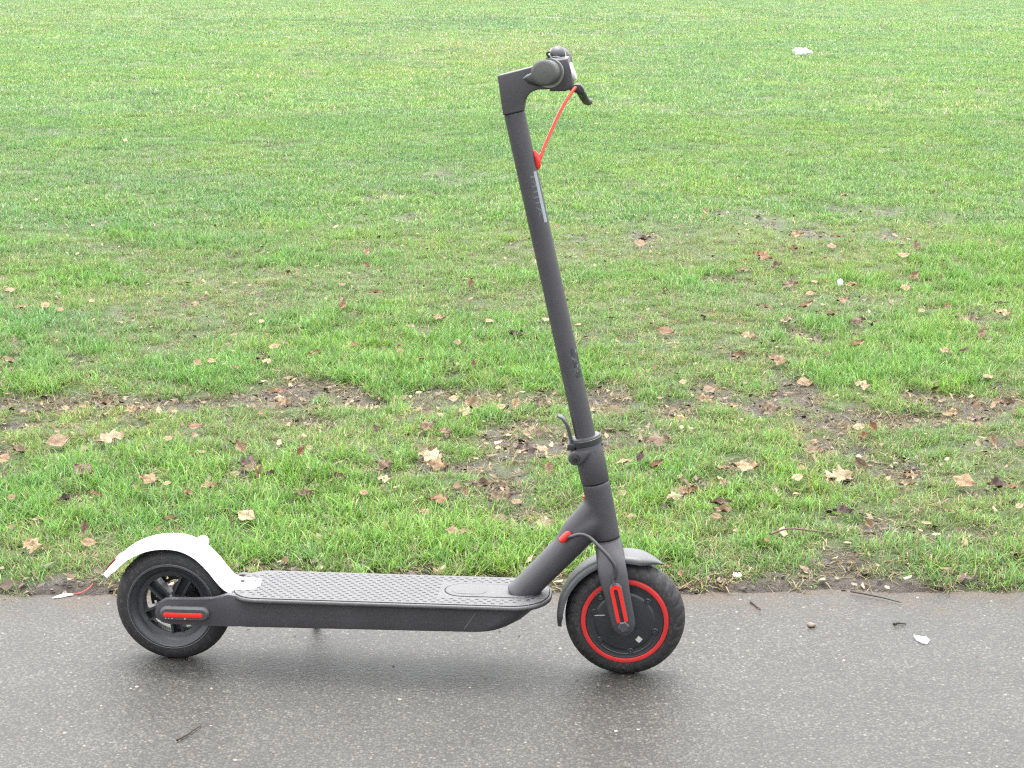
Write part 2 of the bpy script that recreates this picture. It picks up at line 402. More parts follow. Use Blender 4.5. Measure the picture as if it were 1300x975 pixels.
def path_material():
    m, n, l, p = new_mat('damp_asphalt')
    geo = n.new('ShaderNodeNewGeometry')
    pos = geo.outputs['Position']
    v1 = n.new('ShaderNodeTexVoronoi'); v1.inputs['Scale'].default_value = 175
    l.new(pos, v1.inputs['Vector'])
    v2 = n.new('ShaderNodeTexVoronoi'); v2.inputs['Scale'].default_value = 85
    l.new(pos, v2.inputs['Vector'])
    sep = n.new('ShaderNodeSeparateColor'); l.new(v1.outputs['Color'], sep.inputs[0])
    stone = ramp_node(n, [(0.0, (0.044, 0.0425, 0.0385)), (0.5, (0.060, 0.058, 0.0515)), (0.85, (0.073, 0.070, 0.062)), (0.96, (0.088, 0.083, 0.072)), (0.995, (0.120, 0.113, 0.098))])
    l.new(sep.outputs[0], stone.inputs['Fac'])
    dist = ramp_node(n, [(0.35, (1, 1, 1)), (0.62, (0, 0, 0))])
    l.new(v1.outputs['Distance'], dist.inputs['Fac'])
    mx = n.new('ShaderNodeMix'); mx.data_type = 'RGBA'
    l.new(dist.outputs['Color'], mx.inputs['Factor'])
    mx.inputs['A'].default_value = (0.037, 0.0362, 0.033, 1)
    l.new(stone.outputs['Color'], mx.inputs['B'])
    sep2 = n.new('ShaderNodeSeparateColor'); l.new(v2.outputs['Color'], sep2.inputs[0])
    spk = ramp_node(n, [(0.982, (0, 0, 0)), (0.988, (1, 1, 1))])
    l.new(sep2.outputs[1], spk.inputs['Fac'])
    d2 = ramp_node(n, [(0.22, (1, 1, 1)), (0.34, (0, 0, 0))])
    l.new(v2.outputs['Distance'], d2.inputs['Fac'])
    spm = n.new('ShaderNodeMath'); spm.operation = 'MULTIPLY'
    l.new(spk.outputs['Color'], spm.inputs[0]); l.new(d2.outputs['Color'], spm.inputs[1])
    mx2 = n.new('ShaderNodeMix'); mx2.data_type = 'RGBA'
    l.new(spm.outputs[0], mx2.inputs['Factor'])
    l.new(mx.outputs['Result'], mx2.inputs['A'])
    mx2.inputs['B'].default_value = (0.115, 0.108, 0.092, 1)
    # broad damp and dry areas
    w = noise_node(n, 0.9, 5, 0.62); l.new(pos, w.inputs['Vector'])
    wet = ramp_node(n, [(0.34, (0.62, 0.615, 0.605)), (0.66, (1.02, 1.03, 1.03))])
    w2 = noise_node(n, 6.5, 6, 0.7); l.new(pos, w2.inputs['Vector'])
    wa = n.new('ShaderNodeMix'); wa.data_type = 'FLOAT'; wa.inputs['Factor'].default_value = 0.38
    l.new(w.outputs['Fac'], wa.inputs['A']); l.new(w2.outputs['Fac'], wa.inputs['B'])
    l.new(wa.outputs['Result'], wet.inputs['Fac'])
    mu = n.new('ShaderNodeMix'); mu.data_type = 'RGBA'; mu.blend_type = 'MULTIPLY'
    mu.inputs['Factor'].default_value = 1
    l.new(mx2.outputs['Result'], mu.inputs['A']); l.new(wet.outputs['Color'], mu.inputs['B'])
    # soil trodden over the far edge
    xyz = n.new('ShaderNodeSeparateXYZ'); l.new(pos, xyz.inputs[0])
    en = noise_node(n, 9, 5, 0.7); l.new(pos, en.inputs['Vector'])
    em = n.new('ShaderNodeMath'); em.operation = 'MULTIPLY_ADD'
    l.new(en.outputs['Fac'], em.inputs[0]); em.inputs[1].default_value = 0.55
    l.new(xyz.outputs['Y'], em.inputs[2])
    er = n.new('ShaderNodeMapRange'); er.interpolation_type = 'SMOOTHSTEP'
    l.new(em.outputs[0], er.inputs['Value'])
    er.inputs['From Min'].default_value = 3.56; er.inputs['From Max'].default_value = 3.76
    n2 = noise_node(n, 240, 4, 0.7); l.new(pos, n2.inputs['Vector'])
    soil = ramp_node(n, [(0.25, (0.016, 0.012, 0.009)), (0.5, (0.062, 0.050, 0.040)), (0.78, (0.148, 0.124, 0.104))])
    l.new(n2.outputs['Fac'], soil.inputs['Fac'])
    mx3 = n.new('ShaderNodeMix'); mx3.data_type = 'RGBA'
    l.new(er.outputs['Result'], mx3.inputs['Factor'])
    l.new(mu.outputs['Result'], mx3.inputs['A']); l.new(soil.outputs['Color'], mx3.inputs['B'])
    l.new(mx3.outputs['Result'], p.inputs['Base Color'])
    rr = n.new('ShaderNodeMapRange'); l.new(w.outputs['Fac'], rr.inputs['Value'])
    rr.inputs['From Min'].default_value = 0.35; rr.inputs['From Max'].default_value = 0.7
    rr.inputs['To Min'].default_value = 0.48; rr.inputs['To Max'].default_value = 0.68
    rm = n.new('ShaderNodeMix'); rm.data_type = 'FLOAT'
    l.new(er.outputs['Result'], rm.inputs['Factor']); l.new(rr.outputs['Result'], rm.inputs['A']); rm.inputs['B'].default_value = 0.85
    l.new(rm.outputs['Result'], p.inputs['Roughness'])
    p.inputs['Specular IOR Level'].default_value = 0.22
    b = n.new('ShaderNodeBump'); b.inputs['Strength'].default_value = 0.6; b.inputs['Distance'].default_value = 0.002
    inv = n.new('ShaderNodeMath'); inv.operation = 'SUBTRACT'; inv.inputs[0].default_value = 1
    l.new(v1.outputs['Distance'], inv.inputs[1])
    ad = n.new('ShaderNodeMath'); ad.operation = 'MULTIPLY_ADD'
    l.new(sep.outputs[1], ad.inputs[0]); ad.inputs[1].default_value = 0.8; l.new(inv.outputs[0], ad.inputs[2])
    l.new(ad.outputs[0], b.inputs['Height']); l.new(b.outputs['Normal'], p.inputs['Normal'])
    return m

px = np.concatenate([[-200, -60, -20], np.linspace(-9, 9, 720), [20, 60, 200]])
py = path_edge(px)
pv, pf = [], []
for x, y in zip(px, py):
    pv += [(x, -1.2, 0.0), (x, 1.5, 0.0), (x, y - 0.03, 0.0), (x, y, -0.004), (x, y + 0.004, -0.03)]
for k in range(len(px) - 1):
    for j in range(4):
        pf.append((k * 5 + j, k * 5 + 5 + j, k * 5 + 6 + j, k * 5 + 1 + j))
path = mesh_np('path', pv, pf, path_material())
tag(path, 'damp grey asphalt path with pale stone chips', kind='structure')

# ------------------------------------------------------------------ grass
def grass_material():
    m = bpy.data.materials.new('grass_blades')
    m.use_nodes = True
    n, l = m.node_tree.nodes, m.node_tree.links
    n.clear()
    out = n.new('ShaderNodeOutputMaterial')
    c = n.new('ShaderNodeAttribute'); c.attribute_name = 'col'
    t = n.new('ShaderNodeAttribute'); t.attribute_type = 'INSTANCER'; t.attribute_name = 'tint'
    mx = n.new('ShaderNodeMix'); mx.data_type = 'RGBA'; mx.blend_type = 'MULTIPLY'
    mx.inputs['Factor'].default_value = 1
    l.new(c.outputs['Color'], mx.inputs['A']); l.new(t.outputs['Color'], mx.inputs['B'])
    d = n.new('ShaderNodeBsdfDiffuse'); tr = n.new('ShaderNodeBsdfTranslucent')
    g = n.new('ShaderNodeBsdfGlossy'); g.inputs['Roughness'].default_value = 0.42
    g.inputs['Color'].default_value = (0.8, 0.85, 0.8, 1)
    l.new(mx.outputs['Result'], d.inputs['Color']); l.new(mx.outputs['Result'], tr.inputs['Color'])
    a = n.new('ShaderNodeMixShader'); a.inputs[0].default_value = 0.45
    l.new(d.outputs[0], a.inputs[1]); l.new(tr.outputs[0], a.inputs[2])
    b = n.new('ShaderNodeMixShader'); b.inputs[0].default_value = 0.03
    l.new(a.outputs[0], b.inputs[1]); l.new(g.outputs[0], b.inputs[2])
    l.new(b.outputs[0], out.inputs['Surface'])
    return m
grass_mat = grass_material()

GREENS = np.array([(0.106, 0.228, 0.031), (0.082, 0.199, 0.035), (0.140, 0.256, 0.040), (0.074, 0.169, 0.046), (0.170, 0.267, 0.062), (0.096, 0.214, 0.027)])
STRAW = np.array([(0.30, 0.25, 0.13), (0.24, 0.19, 0.10), (0.22, 0.22, 0.08), (0.36, 0.31, 0.18)])
def clump(nb, rad, l0, l1, w0, w1, seg, dry, flat, r, vary=(0.55, 1.35)):
    V, F, C = [], [], []
    for _ in range(nb):
        a0, rr = r.uniform(0, 2 * math.pi), rad * math.sqrt(r.uniform())
        bx, by = rr * math.cos(a0), rr * math.sin(a0)
        az = r.uniform(0, 2 * math.pi)
        L = r.uniform(l0, l1); W = r.uniform(w0, w1)
        lean = r.uniform(0.05, 0.85) if r.uniform() > flat else r.uniform(0.9, 1.4)
        curve = r.uniform(0.3, 2.0)
        face = az + math.pi / 2 + r.uniform(-0.5, 0.5)
        ux, uy = math.cos(face) * W / 2, math.sin(face) * W / 2
        if r.uniform() < dry:
            c = STRAW[r.integers(len(STRAW))] * r.uniform(0.7, 1.1)
        else:
            c = GREENS[r.integers(len(GREENS))] * r.uniform(*vary)
        x, y, z = bx, by, -0.004
        th = lean
        s0 = len(V)
        for k in range(seg + 1):
            t = k / seg
            wf = 1 - t ** 2.2 if k < seg else 0
            if k < seg:
                V.append((x - ux * wf, y - uy * wf, z)); V.append((x + ux * wf, y + uy * wf, z))
                base = np.array((0.17, 0.19, 0.07)) * 0.8      # pale sheath at the foot of a blade
                cc = c * min(1, 0.35 + 1.6 * t) + base * max(0, 0.65 - 1.6 * t)
                C += [(*cc, 1)] * 2
            else:
                V.append((x, y, z)); C.append((*c, 1))
            step = L / seg
            x += math.cos(az) * math.sin(th) * step; y += math.sin(az) * math.sin(th) * step; z += math.cos(th) * step
            th = min(th + curve / seg, 1.75)
        for k in range(seg - 1):
            i = s0 + 2 * k
            F.append((i, i + 1, i + 3, i + 2))
        i = s0 + 2 * (seg - 1)
        F.append((i, i + 1, i + 2))
    return V, F, C

blade_col = bpy.data.collections.new('grass_clumps')
KINDS = []
def add_kind(count, *args, pale=1.0, red=1.0, blue=1.0, vary=(0.55, 1.35)):  # pale, red and blue paint distance haze into the blade colour
    ids = []
    for k in range(count):
        V, F, C = clump(*args, np.random.default_rng(100 + len(KINDS) * 31 + k), vary)
        me = bpy.data.meshes.new('grass_clump')
        me.from_pydata(V, [], F)
        a = me.attributes.new('col', 'FLOAT_COLOR', 'POINT')
        a.data.foreach_set('color', (np.asarray(C, np.float32) * np.array([pale * red, pale, pale * blue, 1], np.float32)).ravel())
        me.polygons.foreach_set('use_smooth', np.ones(len(me.polygons), bool))
        me.materials.append(grass_mat)
        o = bpy.data.objects.new('grass_clump_%03d' % sum(len(q) for q in KINDS + [ids]), me)
        blade_col.objects.link(o)
        ids.append(sum(len(q) for q in KINDS + [ids]))
    KINDS.append(ids)
add_kind(8, 28, 0.030, 0.014, 0.044, 0.0014, 0.0028, 4, 0.25, 0.30)      # 0 near turf
add_kind(5, 24, 0.032, 0.010, 0.028, 0.0015, 0.0028, 4, 0.48, 0.60)      # 1 worn, dry turf
add_kind(5, 38, 0.030, 0.024, 0.056, 0.0016, 0.0031, 4, 0.07, 0.14)      # 2 lush tuft
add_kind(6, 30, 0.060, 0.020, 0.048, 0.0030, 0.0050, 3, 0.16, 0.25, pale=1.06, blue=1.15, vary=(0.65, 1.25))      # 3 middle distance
add_kind(4, 40, 0.130, 0.026, 0.058, 0.0065, 0.0100, 2, 0.10, 0.30, pale=1.12, red=1.10, blue=1.40, vary=(0.75, 1.2))      # 4 far, some haze painted into the blade colour
add_kind(4, 60, 0.330, 0.034, 0.070, 0.0160, 0.0260, 2, 0.06, 0.30, pale=1.18, red=1.18, blue=1.70, vary=(0.85, 1.12))      # 5 farthest, haze and glare painted in as paler, bluer blades
add_kind(4, 16, 0.035, 0.018, 0.050, 0.0012, 0.0024, 4, 0.94, 1.00)      # 6 dead blades lying flat

GP, GR, GS, GI, GT = [], [], [], [], []
leaf_xy = np.array([(a, b) for a, b, c, k in leaf_list]); leaf_r = np.array([c for a, b, c, k in leaf_list])
def scatter(y0, y1, half0, half1, dens, kinds, scl, thin):
    area = (half0 + half1) * (y1 - y0)
    n = int(area * dens)
    y = y0 + (y1 - y0) * rng.uniform(size=n)
    hw = half0 + (half1 - half0) * (y - y0) / (y1 - y0)
    keep = rng.uniform(size=n) < hw / max(half0, half1)
    y = y[keep]; hw = hw[keep]
    x = rng.uniform(-1, 1, size=len(y)) * hw
    b = bareness(x, y)
    keep = (y > lawn_edge(x)) & (rng.uniform(size=len(x)) > b * thin)
    if y0 < 8:
        for (lx, ly), lr in zip(leaf_xy, leaf_r):      # leaves lie on top of flattened grass
            keep &= ~((np.abs(x - lx) < lr * 0.45) & (np.abs(y - ly + 0.012) < lr * 0.40 + 0.012))
    if y0 < 8:                                          # small gaps between tufts
        keep &= rng.uniform(size=len(x)) < 0.42 + 0.75 * smooth(0.32, 0.55, fnoise(x * 26, y * 21, 91, 2))
    x, y, b = x[keep], y[keep], b[keep]
    n = len(x)
    lush = fnoise(x * 1.7, y * 1.7, 71, 3)
    lush2 = fnoise(x * 0.45, y * 0.3, 77, 2)
    worn = np.clip(smooth(0.05, 0.6, b) + smooth(0.10, 0.0, y - lawn_edge(x)) * 0.6 + smooth(0.5, 0.32, lush) * 0.45, 0, 1)
    u = rng.uniform(size=n)
    ki = np.empty(n, int)
    sc = np.empty(n)
    if len(kinds) == 3:
        isw = u < worn * 0.85
        isl = (~isw) & (rng.uniform(size=n) < smooth(0.52, 0.70, lush) * 0.55)
        for msk, kk in ((isw, kinds[1]), (isl, kinds[2]), (~isw & ~isl, kinds[0])):
            ki[msk] = np.asarray(KINDS[kk])[rng.integers(len(KINDS[kk]), size=msk.sum())]
    else:
        ki[:] = np.asarray(KINDS[kinds[0]])[rng.integers(len(KINDS[kinds[0]]), size=n)]
    sc = scl * rng.uniform(0.75, 1.2, size=n) * (0.72 + 0.5 * lush) * (1 - 0.35 * b)
    f = (fnoise(x * 2.6, y * 2.6, 83, 3) - 0.5) * 1.6 + (lush2 - 0.5) * 0.9
    r = 0.97 + 0.26 * f + 0.12 * worn
    g = 1.0 + 0.14 * f - 0.04 * worn
    bl = 1.0 - 0.20 * f + 0.25 * worn
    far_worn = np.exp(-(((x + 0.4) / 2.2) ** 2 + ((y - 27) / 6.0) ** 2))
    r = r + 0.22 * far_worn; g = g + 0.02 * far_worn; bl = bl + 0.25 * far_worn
    v = rng.uniform(0.76, 1.24, size=n)
    GP.append(np.stack([x, y, ground_h(x, y)], -1))
    GR.append(np.stack([rng.uniform(-.12, .12, n), rng.uniform(-.12, .12, n), rng.uniform(0, 6.283, n)], -1))
    GS.append(np.stack([sc, sc, sc * rng.uniform(0.85, 1.15, n)], -1))
    GI.append(ki)
    GT.append(np.stack([r * v, g * v, bl * v, np.ones(n)], -1))
scatter(3.38, 5.6, 2.4, 3.0, 1900, (0, 1, 2), 1.0, 0.90)
scatter(5.6, 8.5, 3.0, 3.9, 1050, (0, 1, 2), 1.12, 0.78)
n0 = 19000                                             # dead blades over the bare earth and along the edge
x = rng.uniform(-2.4, 2.4, n0); y = rng.uniform(3.40, 8.0, n0)
b = np.maximum(bareness(x, y), 0.75 * smooth(0.14, 0.03, np.abs(y - lawn_edge(x))))
k0 = rng.uniform(size=n0) < 0.34 + 0.5 * b
k0 &= y > path_edge(x) - 0.02
x, y = x[k0], y[k0]; n0 = len(x)
GP.append(np.stack([x, y, ground_h(x, y) + 0.004], -1))
GR.append(np.stack([rng.uniform(-.1, .1, n0), rng.uniform(-.1, .1, n0), rng.uniform(0, 6.283, n0)], -1))
GS.append(np.ones((n0, 3)) * rng.uniform(0.7, 1.3, (n0, 1)))
GI.append(np.asarray(KINDS[6])[rng.integers(4, size=n0)])
GT.append(np.concatenate([rng.uniform(0.35, 1.0, (n0, 1)) * np.array([[1.0, 0.92, 0.85]]), np.ones((n0, 1))], 1))
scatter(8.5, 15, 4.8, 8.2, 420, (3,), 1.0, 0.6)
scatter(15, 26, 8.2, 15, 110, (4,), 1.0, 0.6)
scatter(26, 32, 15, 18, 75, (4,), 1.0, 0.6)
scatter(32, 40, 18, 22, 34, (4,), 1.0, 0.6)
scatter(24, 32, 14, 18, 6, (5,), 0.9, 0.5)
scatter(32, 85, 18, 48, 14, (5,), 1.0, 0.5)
GP, GR, GS, GI, GT = map(np.concatenate, (GP, GR, GS, GI, GT))
gm = bpy.data.meshes.new('grass')
gm.vertices.add(len(GP))
gm.vertices.foreach_set('co', GP.astype(np.float32).ravel())
gm.attributes.new('rot', 'FLOAT_VECTOR', 'POINT').data.foreach_set('vector', GR.astype(np.float32).ravel())
gm.attributes.new('scl', 'FLOAT_VECTOR', 'POINT').data.foreach_set('vector', GS.astype(np.float32).ravel())
gm.attributes.new('pick', 'INT', 'POINT').data.foreach_set('value', GI.astype(np.int32))
gm.attributes.new('tint', 'FLOAT_COLOR', 'POINT').data.foreach_set('color', GT.astype(np.float32).ravel())
gm.materials.append(grass_mat)
grass = bpy.data.objects.new('grass', gm)
col.objects.link(grass)
tag(grass, 'bright green park lawn with worn thin patches', 'grass', kind='stuff')
ng = bpy.data.node_groups.new('grass_scatter', 'GeometryNodeTree')
ng.interface.new_socket('Geometry', in_out='INPUT', socket_type='NodeSocketGeometry')
ng.interface.new_socket('Geometry', in_out='OUTPUT', socket_type='NodeSocketGeometry')
gi, go = ng.nodes.new('NodeGroupInput'), ng.nodes.new('NodeGroupOutput')
ci = ng.nodes.new('GeometryNodeCollectionInfo')
ci.inputs['Collection'].default_value = blade_col
ci.inputs['Separate Children'].default_value = True
ci.inputs['Reset Children'].default_value = True
ip = ng.nodes.new('GeometryNodeInstanceOnPoints')
ip.inputs['Pick Instance'].default_value = True
def named(nm, dt):
    q = ng.nodes.new('GeometryNodeInputNamedAttribute'); q.data_type = dt
    q.inputs['Name'].default_value = nm
    return q.outputs['Attribute']
ng.links.new(gi.outputs[0], ip.inputs['Points'])
ng.links.new(ci.outputs[0], ip.inputs['Instance'])
ng.links.new(named('pick', 'INT'), ip.inputs['Instance Index'])
ng.links.new(named('rot', 'FLOAT_VECTOR'), ip.inputs['Rotation'])
ng.links.new(named('scl', 'FLOAT_VECTOR'), ip.inputs['Scale'])
ng.links.new(ip.outputs[0], go.inputs[0])
grass.modifiers.new('scatter', 'NODES').node_group = ng

# ------------------------------------------------------------------ scooter (x forward, y to its far side, z up)
M_frame = painted('frame_paint', (0.0340, 0.0330, 0.0372), 0.46, 0.45, 0.10, dust_amt=0.06)
M_deckside = painted('deck_side_paint', (0.0320, 0.0310, 0.0345), 0.5, 0.45, 0.14, dust_amt=0.14)
M_guard = painted('mudguard_plastic', (0.038, 0.038, 0.041), 0.42, 0.5, 0.12, dust_amt=0.08)
M_white = painted('white_plastic', (0.80, 0.80, 0.79), 0.35, 0.5, 0.02, dust=(0.6, 0.58, 0.54), dust_amt=0.05, bump=0.005)
M_rubber = painted('tyre_rubber', (0.0120, 0.0120, 0.0130), 0.62, 0.4, 0.35, dust=(0.085, 0.070, 0.062), dust_amt=0.30)
M_black = painted('black_plastic', (0.010, 0.010, 0.0112), 0.48, 0.45, 0.2, dust_amt=0.07)
M_hub = painted('motor_cover_paint', (0.0125, 0.0130, 0.0152), 0.42, 0.45, 0.15, dust_amt=0.05)
M_rim = painted('rim_paint', (0.019, 0.0195, 0.022), 0.36, 0.5, 0.15, dust_amt=0.10)
M_grip = painted('grip_rubber', (0.054, 0.058, 0.053), 0.7, 0.35, 0.2, dust_amt=0.08)
M_mat = painted('deck_mat_rubber', (0.046, 0.046, 0.0485), 0.55, 0.5, 0.14, dust=(0.13, 0.125, 0.115), dust_amt=0.30)
M_stud = painted('deck_stud_rubber', (0.030, 0.030, 0.032), 0.55, 0.4, 0.2, dust_amt=0.10)
M_trim = painted('deck_trim_rubber', (0.024, 0.024, 0.025), 0.48, 0.5, 0.2, dust_amt=0.20)
M_red = painted('red_plastic', (0.50, 0.014, 0.010), 0.32, 0.5, 0.08, dust_amt=0.01, bump=0.005)
M_redring = painted('red_ring_paint', (0.36, 0.014, 0.014), 0.38, 0.5, 0.12, dust_amt=0.05)
M_lens = painted('red_lens', (0.10, 0.004, 0.012), 0.15, 0.6, 0.1, dust_amt=0.03, coat=0.6)
M_orange = painted('red_cable_sheath', (0.62, 0.040, 0.022), 0.35, 0.5, 0.06, dust_amt=0.02)
M_steel = painted('bare_steel', (0.42, 0.42, 0.43), 0.30, 0.5, 0.15, metal=1.0, dust_amt=0.05)
M_grey = painted('grey_plastic', (0.07, 0.07, 0.072), 0.4, 0.5, 0.12, dust_amt=0.08)
M_gap = painted('dark_gap', (0.004, 0.004, 0.004), 0.8, 0.2, 0.1, dust_amt=0.0)
M_sticker = painted('pale_sticker', (0.30, 0.30, 0.28), 0.5, 0.4, 0.15, dust_amt=0.2)
M_print = painted('grey_print', (0.19, 0.22, 0.24), 0.35, 0.5, 0.12, dust_amt=0.1)
M_gloss = painted('gloss_black_film', (0.010, 0.012, 0.015), 0.18, 0.6, 0.3, dust=(0.14, 0.165, 0.18), dust_amt=0.75, coat=0.5)
M_letter = painted('gloss_black_letters', (0.064, 0.076, 0.086), 0.25, 0.55, 0.15, dust_amt=0.1)
M_ring = painted('satin_ring', (0.22, 0.23, 0.20), 0.35, 0.5, 0.1, metal=0.6, dust_amt=0.05)
M_lamp = painted('lamp_lens', (0.62, 0.68, 0.66), 0.12, 0.6, 0.03, dust_amt=0.02, coat=0.5)
M_screw = painted('worn_screw', (0.10, 0.10, 0.10), 0.35, 0.5, 0.2, metal=0.7, dust_amt=0.1)
M_cable = painted('cable_sheath', (0.022, 0.022, 0.023), 0.42, 0.5, 0.1, dust_amt=0.05)
M_stand = painted('stand_paint', (0.02, 0.02, 0.021), 0.5, 0.4, 0.2, dust_amt=0.1)

root = bpy.data.objects.new('electric_scooter', None)
col.objects.link(root)
root.location = (-0.62197, 3.08584, -0.0012)
root.rotation_euler = (0, 0, -0.08836)
tag(root, 'dark grey electric kick scooter with a white rear mudguard standing on the asphalt path', 'scooter')
FH = (0.829, 0.108)                        # front axle (x, z)
RH = (0.0, 0.108)                          # rear axle
AX = Vector((-0.2178, 0, 0.976))           # steering axis, upward
def axis(z, r=0.0, phi=0.0):
    """point on the steering column at height z, out by r at angle phi from the near side towards the front"""
    p = Vector((FH[0], 0, FH[1])) + AX * ((z - FH[1]) / AX.z)
    fx = Vector((AX.z, 0, -AX.x))
    return p + (fx * math.sin(phi) + Vector((0, -1, 0)) * math.cos(phi)) * r
AX_TILT = math.atan2(AX.x, AX.z)

def part(bm, name, mat, parent=None, deg=38, label=None):
    o = finish(bm, name, mat, root if parent is None else parent, deg)
    if label: o['label'] = label
    return o

# tyres
def tyre(c, parent, knobs):
    prof = []
    for k in range(29):
        a = math.pi * (k / 28) * 1.28 - math.pi * 0.14
        prof.append((0.0835 + 0.0245 * math.sin(a), -0.0235 * math.cos(a) * (1.02 if k not in (0, 28) else 0.8)))
    prof = [(0.076, prof[0][1])] + prof + [(0.076, prof[-1][1])]
    def mod(k, i, r, y):
        if knobs and r > 0.0955 and abs(y) > 0.0045:
            s = (k * 1.0 + abs(y) * 260) % 8
            return -0.0022 if s < 2.0 else 0.0
        if not knobs and r > 0.1035 and abs(y) < 0.012:
            return -0.0012 if (k + int(abs(y) * 400)) % 9 < 2 else 0.0
        return 0.0
    bm = bmesh.new()
    revolve(bm, prof, c, 240, mod)
    t = part(bm, 'tyre', M_rubber, parent, 50)
    bm = bmesh.new()                                   # raised line on the sidewall
    for s in (-1, 1):
        revolve(bm, [(0.0905, s * 0.0218), (0.0915, s * 0.0229), (0.0925, s * 0.0216)], c, 120)
    part(bm, 'sidewall_bead', M_rubber, parent)
    return t

# front wheel: motor hub
bm = bmesh.new()
revolve(bm, [(0.0, -0.0262), (0.0700, -0.0262), (0.0705, -0.0250), (0.0790, -0.0245), (0.0800, -0.0225), (0.0760, -0.020), (0.0760, 0.020), (0.080, 0.0225), (0.079, 0.0255), (0.070, 0.027), (0.0, 0.029)], FH, 96)
fw = part(bm, 'wheel', M_hub, label='front motor wheel with a red ring')
tyre(FH, fw, True)
bm = bmesh.new()
revolve(bm, [(0.0702, -0.0252), (0.0702, -0.0276), (0.0715, -0.0282), (0.0778, -0.0270), (0.0786, -0.0255), (0.0786, -0.0240)], FH, 120)
part(bm, 'rim_ring', M_redring, fw)
bm = bmesh.new()
revolve(bm, [(0.0, -0.0292), (0.050, -0.0292), (0.0530, -0.0284), (0.0545, -0.0270), (0.0660, -0.0268), (0.0685, -0.0275), (0.0695, -0.0262)], FH, 96)
part(bm, 'motor_cover', M_hub, fw)
for a in (163, 219, 281, 343, 44, 104):                # six screw lugs round the cover
    cx, cz = FH[0] + 0.0565 * math.cos(R(a)), FH[1] + 0.0565 * math.sin(R(a))
    bm = bmesh.new()
    revolve(bm, [(0.0028, -0.0270), (0.0028, -0.0300), (0.0052, -0.0302), (0.0062, -0.0290), (0.0062, -0.0268)], (cx, cz), 24)
    part(bm, 'screw_lug', M_hub, fw)
    bm = bmesh.new()
    revolve(bm, [(0.0, -0.0290), (0.0020, -0.0290), (0.0024, -0.0280), (0.0024, -0.0265)], (cx, cz), 14)
    part(bm, 'screw', M_screw, fw)
bm = bmesh.new()
arc = [(FH[0] + 0.0600 * math.cos(R(a)), -0.0285, FH[1] + 0.0600 * math.sin(R(a))) for a in range(226, 326, 4)]
tube(bm, arc, 0.0016, 8)
part(bm, 'cover_rib', M_rim, fw)
bm = bmesh.new()
revolve(bm, [(0.0045, -0.0255), (0.0045, -0.0292), (0.0062, -0.0298), (0.0078, -0.0288), (0.0078, -0.0262)], (FH[0] - 0.044, FH[1] + 0.047), 28)
vh = part(bm, 'valve_port', M_black, fw)
bm = bmesh.new()
revolve(bm, [(0.0, -0.0275), (0.0030, -0.0275), (0.0034, -0.0260)], (FH[0] - 0.044, FH[1] + 0.047), 16)
part(bm, 'valve_cap', M_grey, fw)
bm = bmesh.new()
c0 = (FH[0] + 0.026, FH[1] - 0.032)
prism(bm, [(c0[0] + 0.0066 * math.cos(R(a)), c0[1] + 0.0066 * math.sin(R(a))) for a in (5, 95, 185, 275)], -0.0300, -0.0293)
part(bm, 'sticker', M_sticker, fw)
bm = bmesh.new()
prism(bm, [(0.7745, 0.1180), (0.7935, 0.1190), (0.7935, 0.1206), (0.7745, 0.1198)], -0.0299, -0.0293)
part(bm, 'printed_dash', M_sticker, fw)

# rear wheel: five double-bar spokes
bm = bmesh.new()
revolve(bm, [(0.0800, -0.0232), (0.0795, -0.0248), (0.0775, -0.0252), (0.0745, -0.0215), (0.0700, -0.0200), (0.0640, -0.0120), (0.0560, -0.0100), (0.0545, -0.0080),
             (0.0545, 0.0080), (0.0560, 0.010), (0.064, 0.012), (0.070, 0.020), (0.0745, 0.0215), (0.0775, 0.0252), (0.0795, 0.0248), (0.0800, 0.0232)], RH, 120, close=True)
rw = part(bm, 'wheel.001', M_rim, label='rear wheel with open black spokes')
bm = bmesh.new()
revolve(bm, [(0.0798, -0.0248), (0.0806, -0.0252), (0.0813, -0.0245), (0.0806, -0.0238)], RH, 120, close=True)
part(bm, 'worn_rim_edge', M_grey, rw)
tyre(RH, rw, False)
bm = bmesh.new()
revolve(bm, [(0.0, -0.0300), (0.0120, -0.0300), (0.0150, -0.0240), (0.0190, -0.0140), (0.0190, 0.0140), (0.0150, 0.024), (0.0, 0.0300)], RH, 48)
part(bm, 'hub', M_rim, rw)
for k in range(5):
    a = R(62 + 72 * k)
    d = Vector((math.cos(a), 0, math.sin(a))); s = Vector((-math.sin(a), 0, math.cos(a)))
    bm = bmesh.new()
    for off in (-0.0082, 0.0082):
        rings = []
        for r, hw in ((0.014, 0.0026), (0.0560, 0.0022)):
            c = Vector((RH[0], 0, RH[1])) + d * r + s * (off * (1.0 if r < 0.03 else 1.15))
            rings.append([c + s * u * hw + Vector((0, v, 0)) for u, v in ((-1, -0.0125), (1, -0.0125), (1, 0.0085), (-1, 0.0085))])
        loft(bm, rings)
    rings = []
    for r in (0.014, 0.0560):
        c = Vector((RH[0], 0, RH[1])) + d * r
        rings.append([c + s * u * 0.0076 + Vector((0, v, 0)) for u, v in ((-1, 0.003), (1, 0.003), (1, 0.007), (-1, 0.007))])
    loft(bm, rings)
    part(bm, 'spoke', M_rim, rw)
bm = bmesh.new()                                       # drilled brake disc on the far side
seg = 120
for k in range(seg):
    pass
holes = [(0.041 + 0.006 * (k % 2), 2 * math.pi * k / 24) for k in range(24)]
NR, NA = 9, 192
vg = [[[bm.verts.new((RH[0] + r * math.cos(2 * math.pi * j / NA), y, RH[1] + r * math.sin(2 * math.pi * j / NA))) for j in range(NA)] for r in np.linspace(0.034, 0.0535, NR)] for y in (0.0295, 0.0313)]
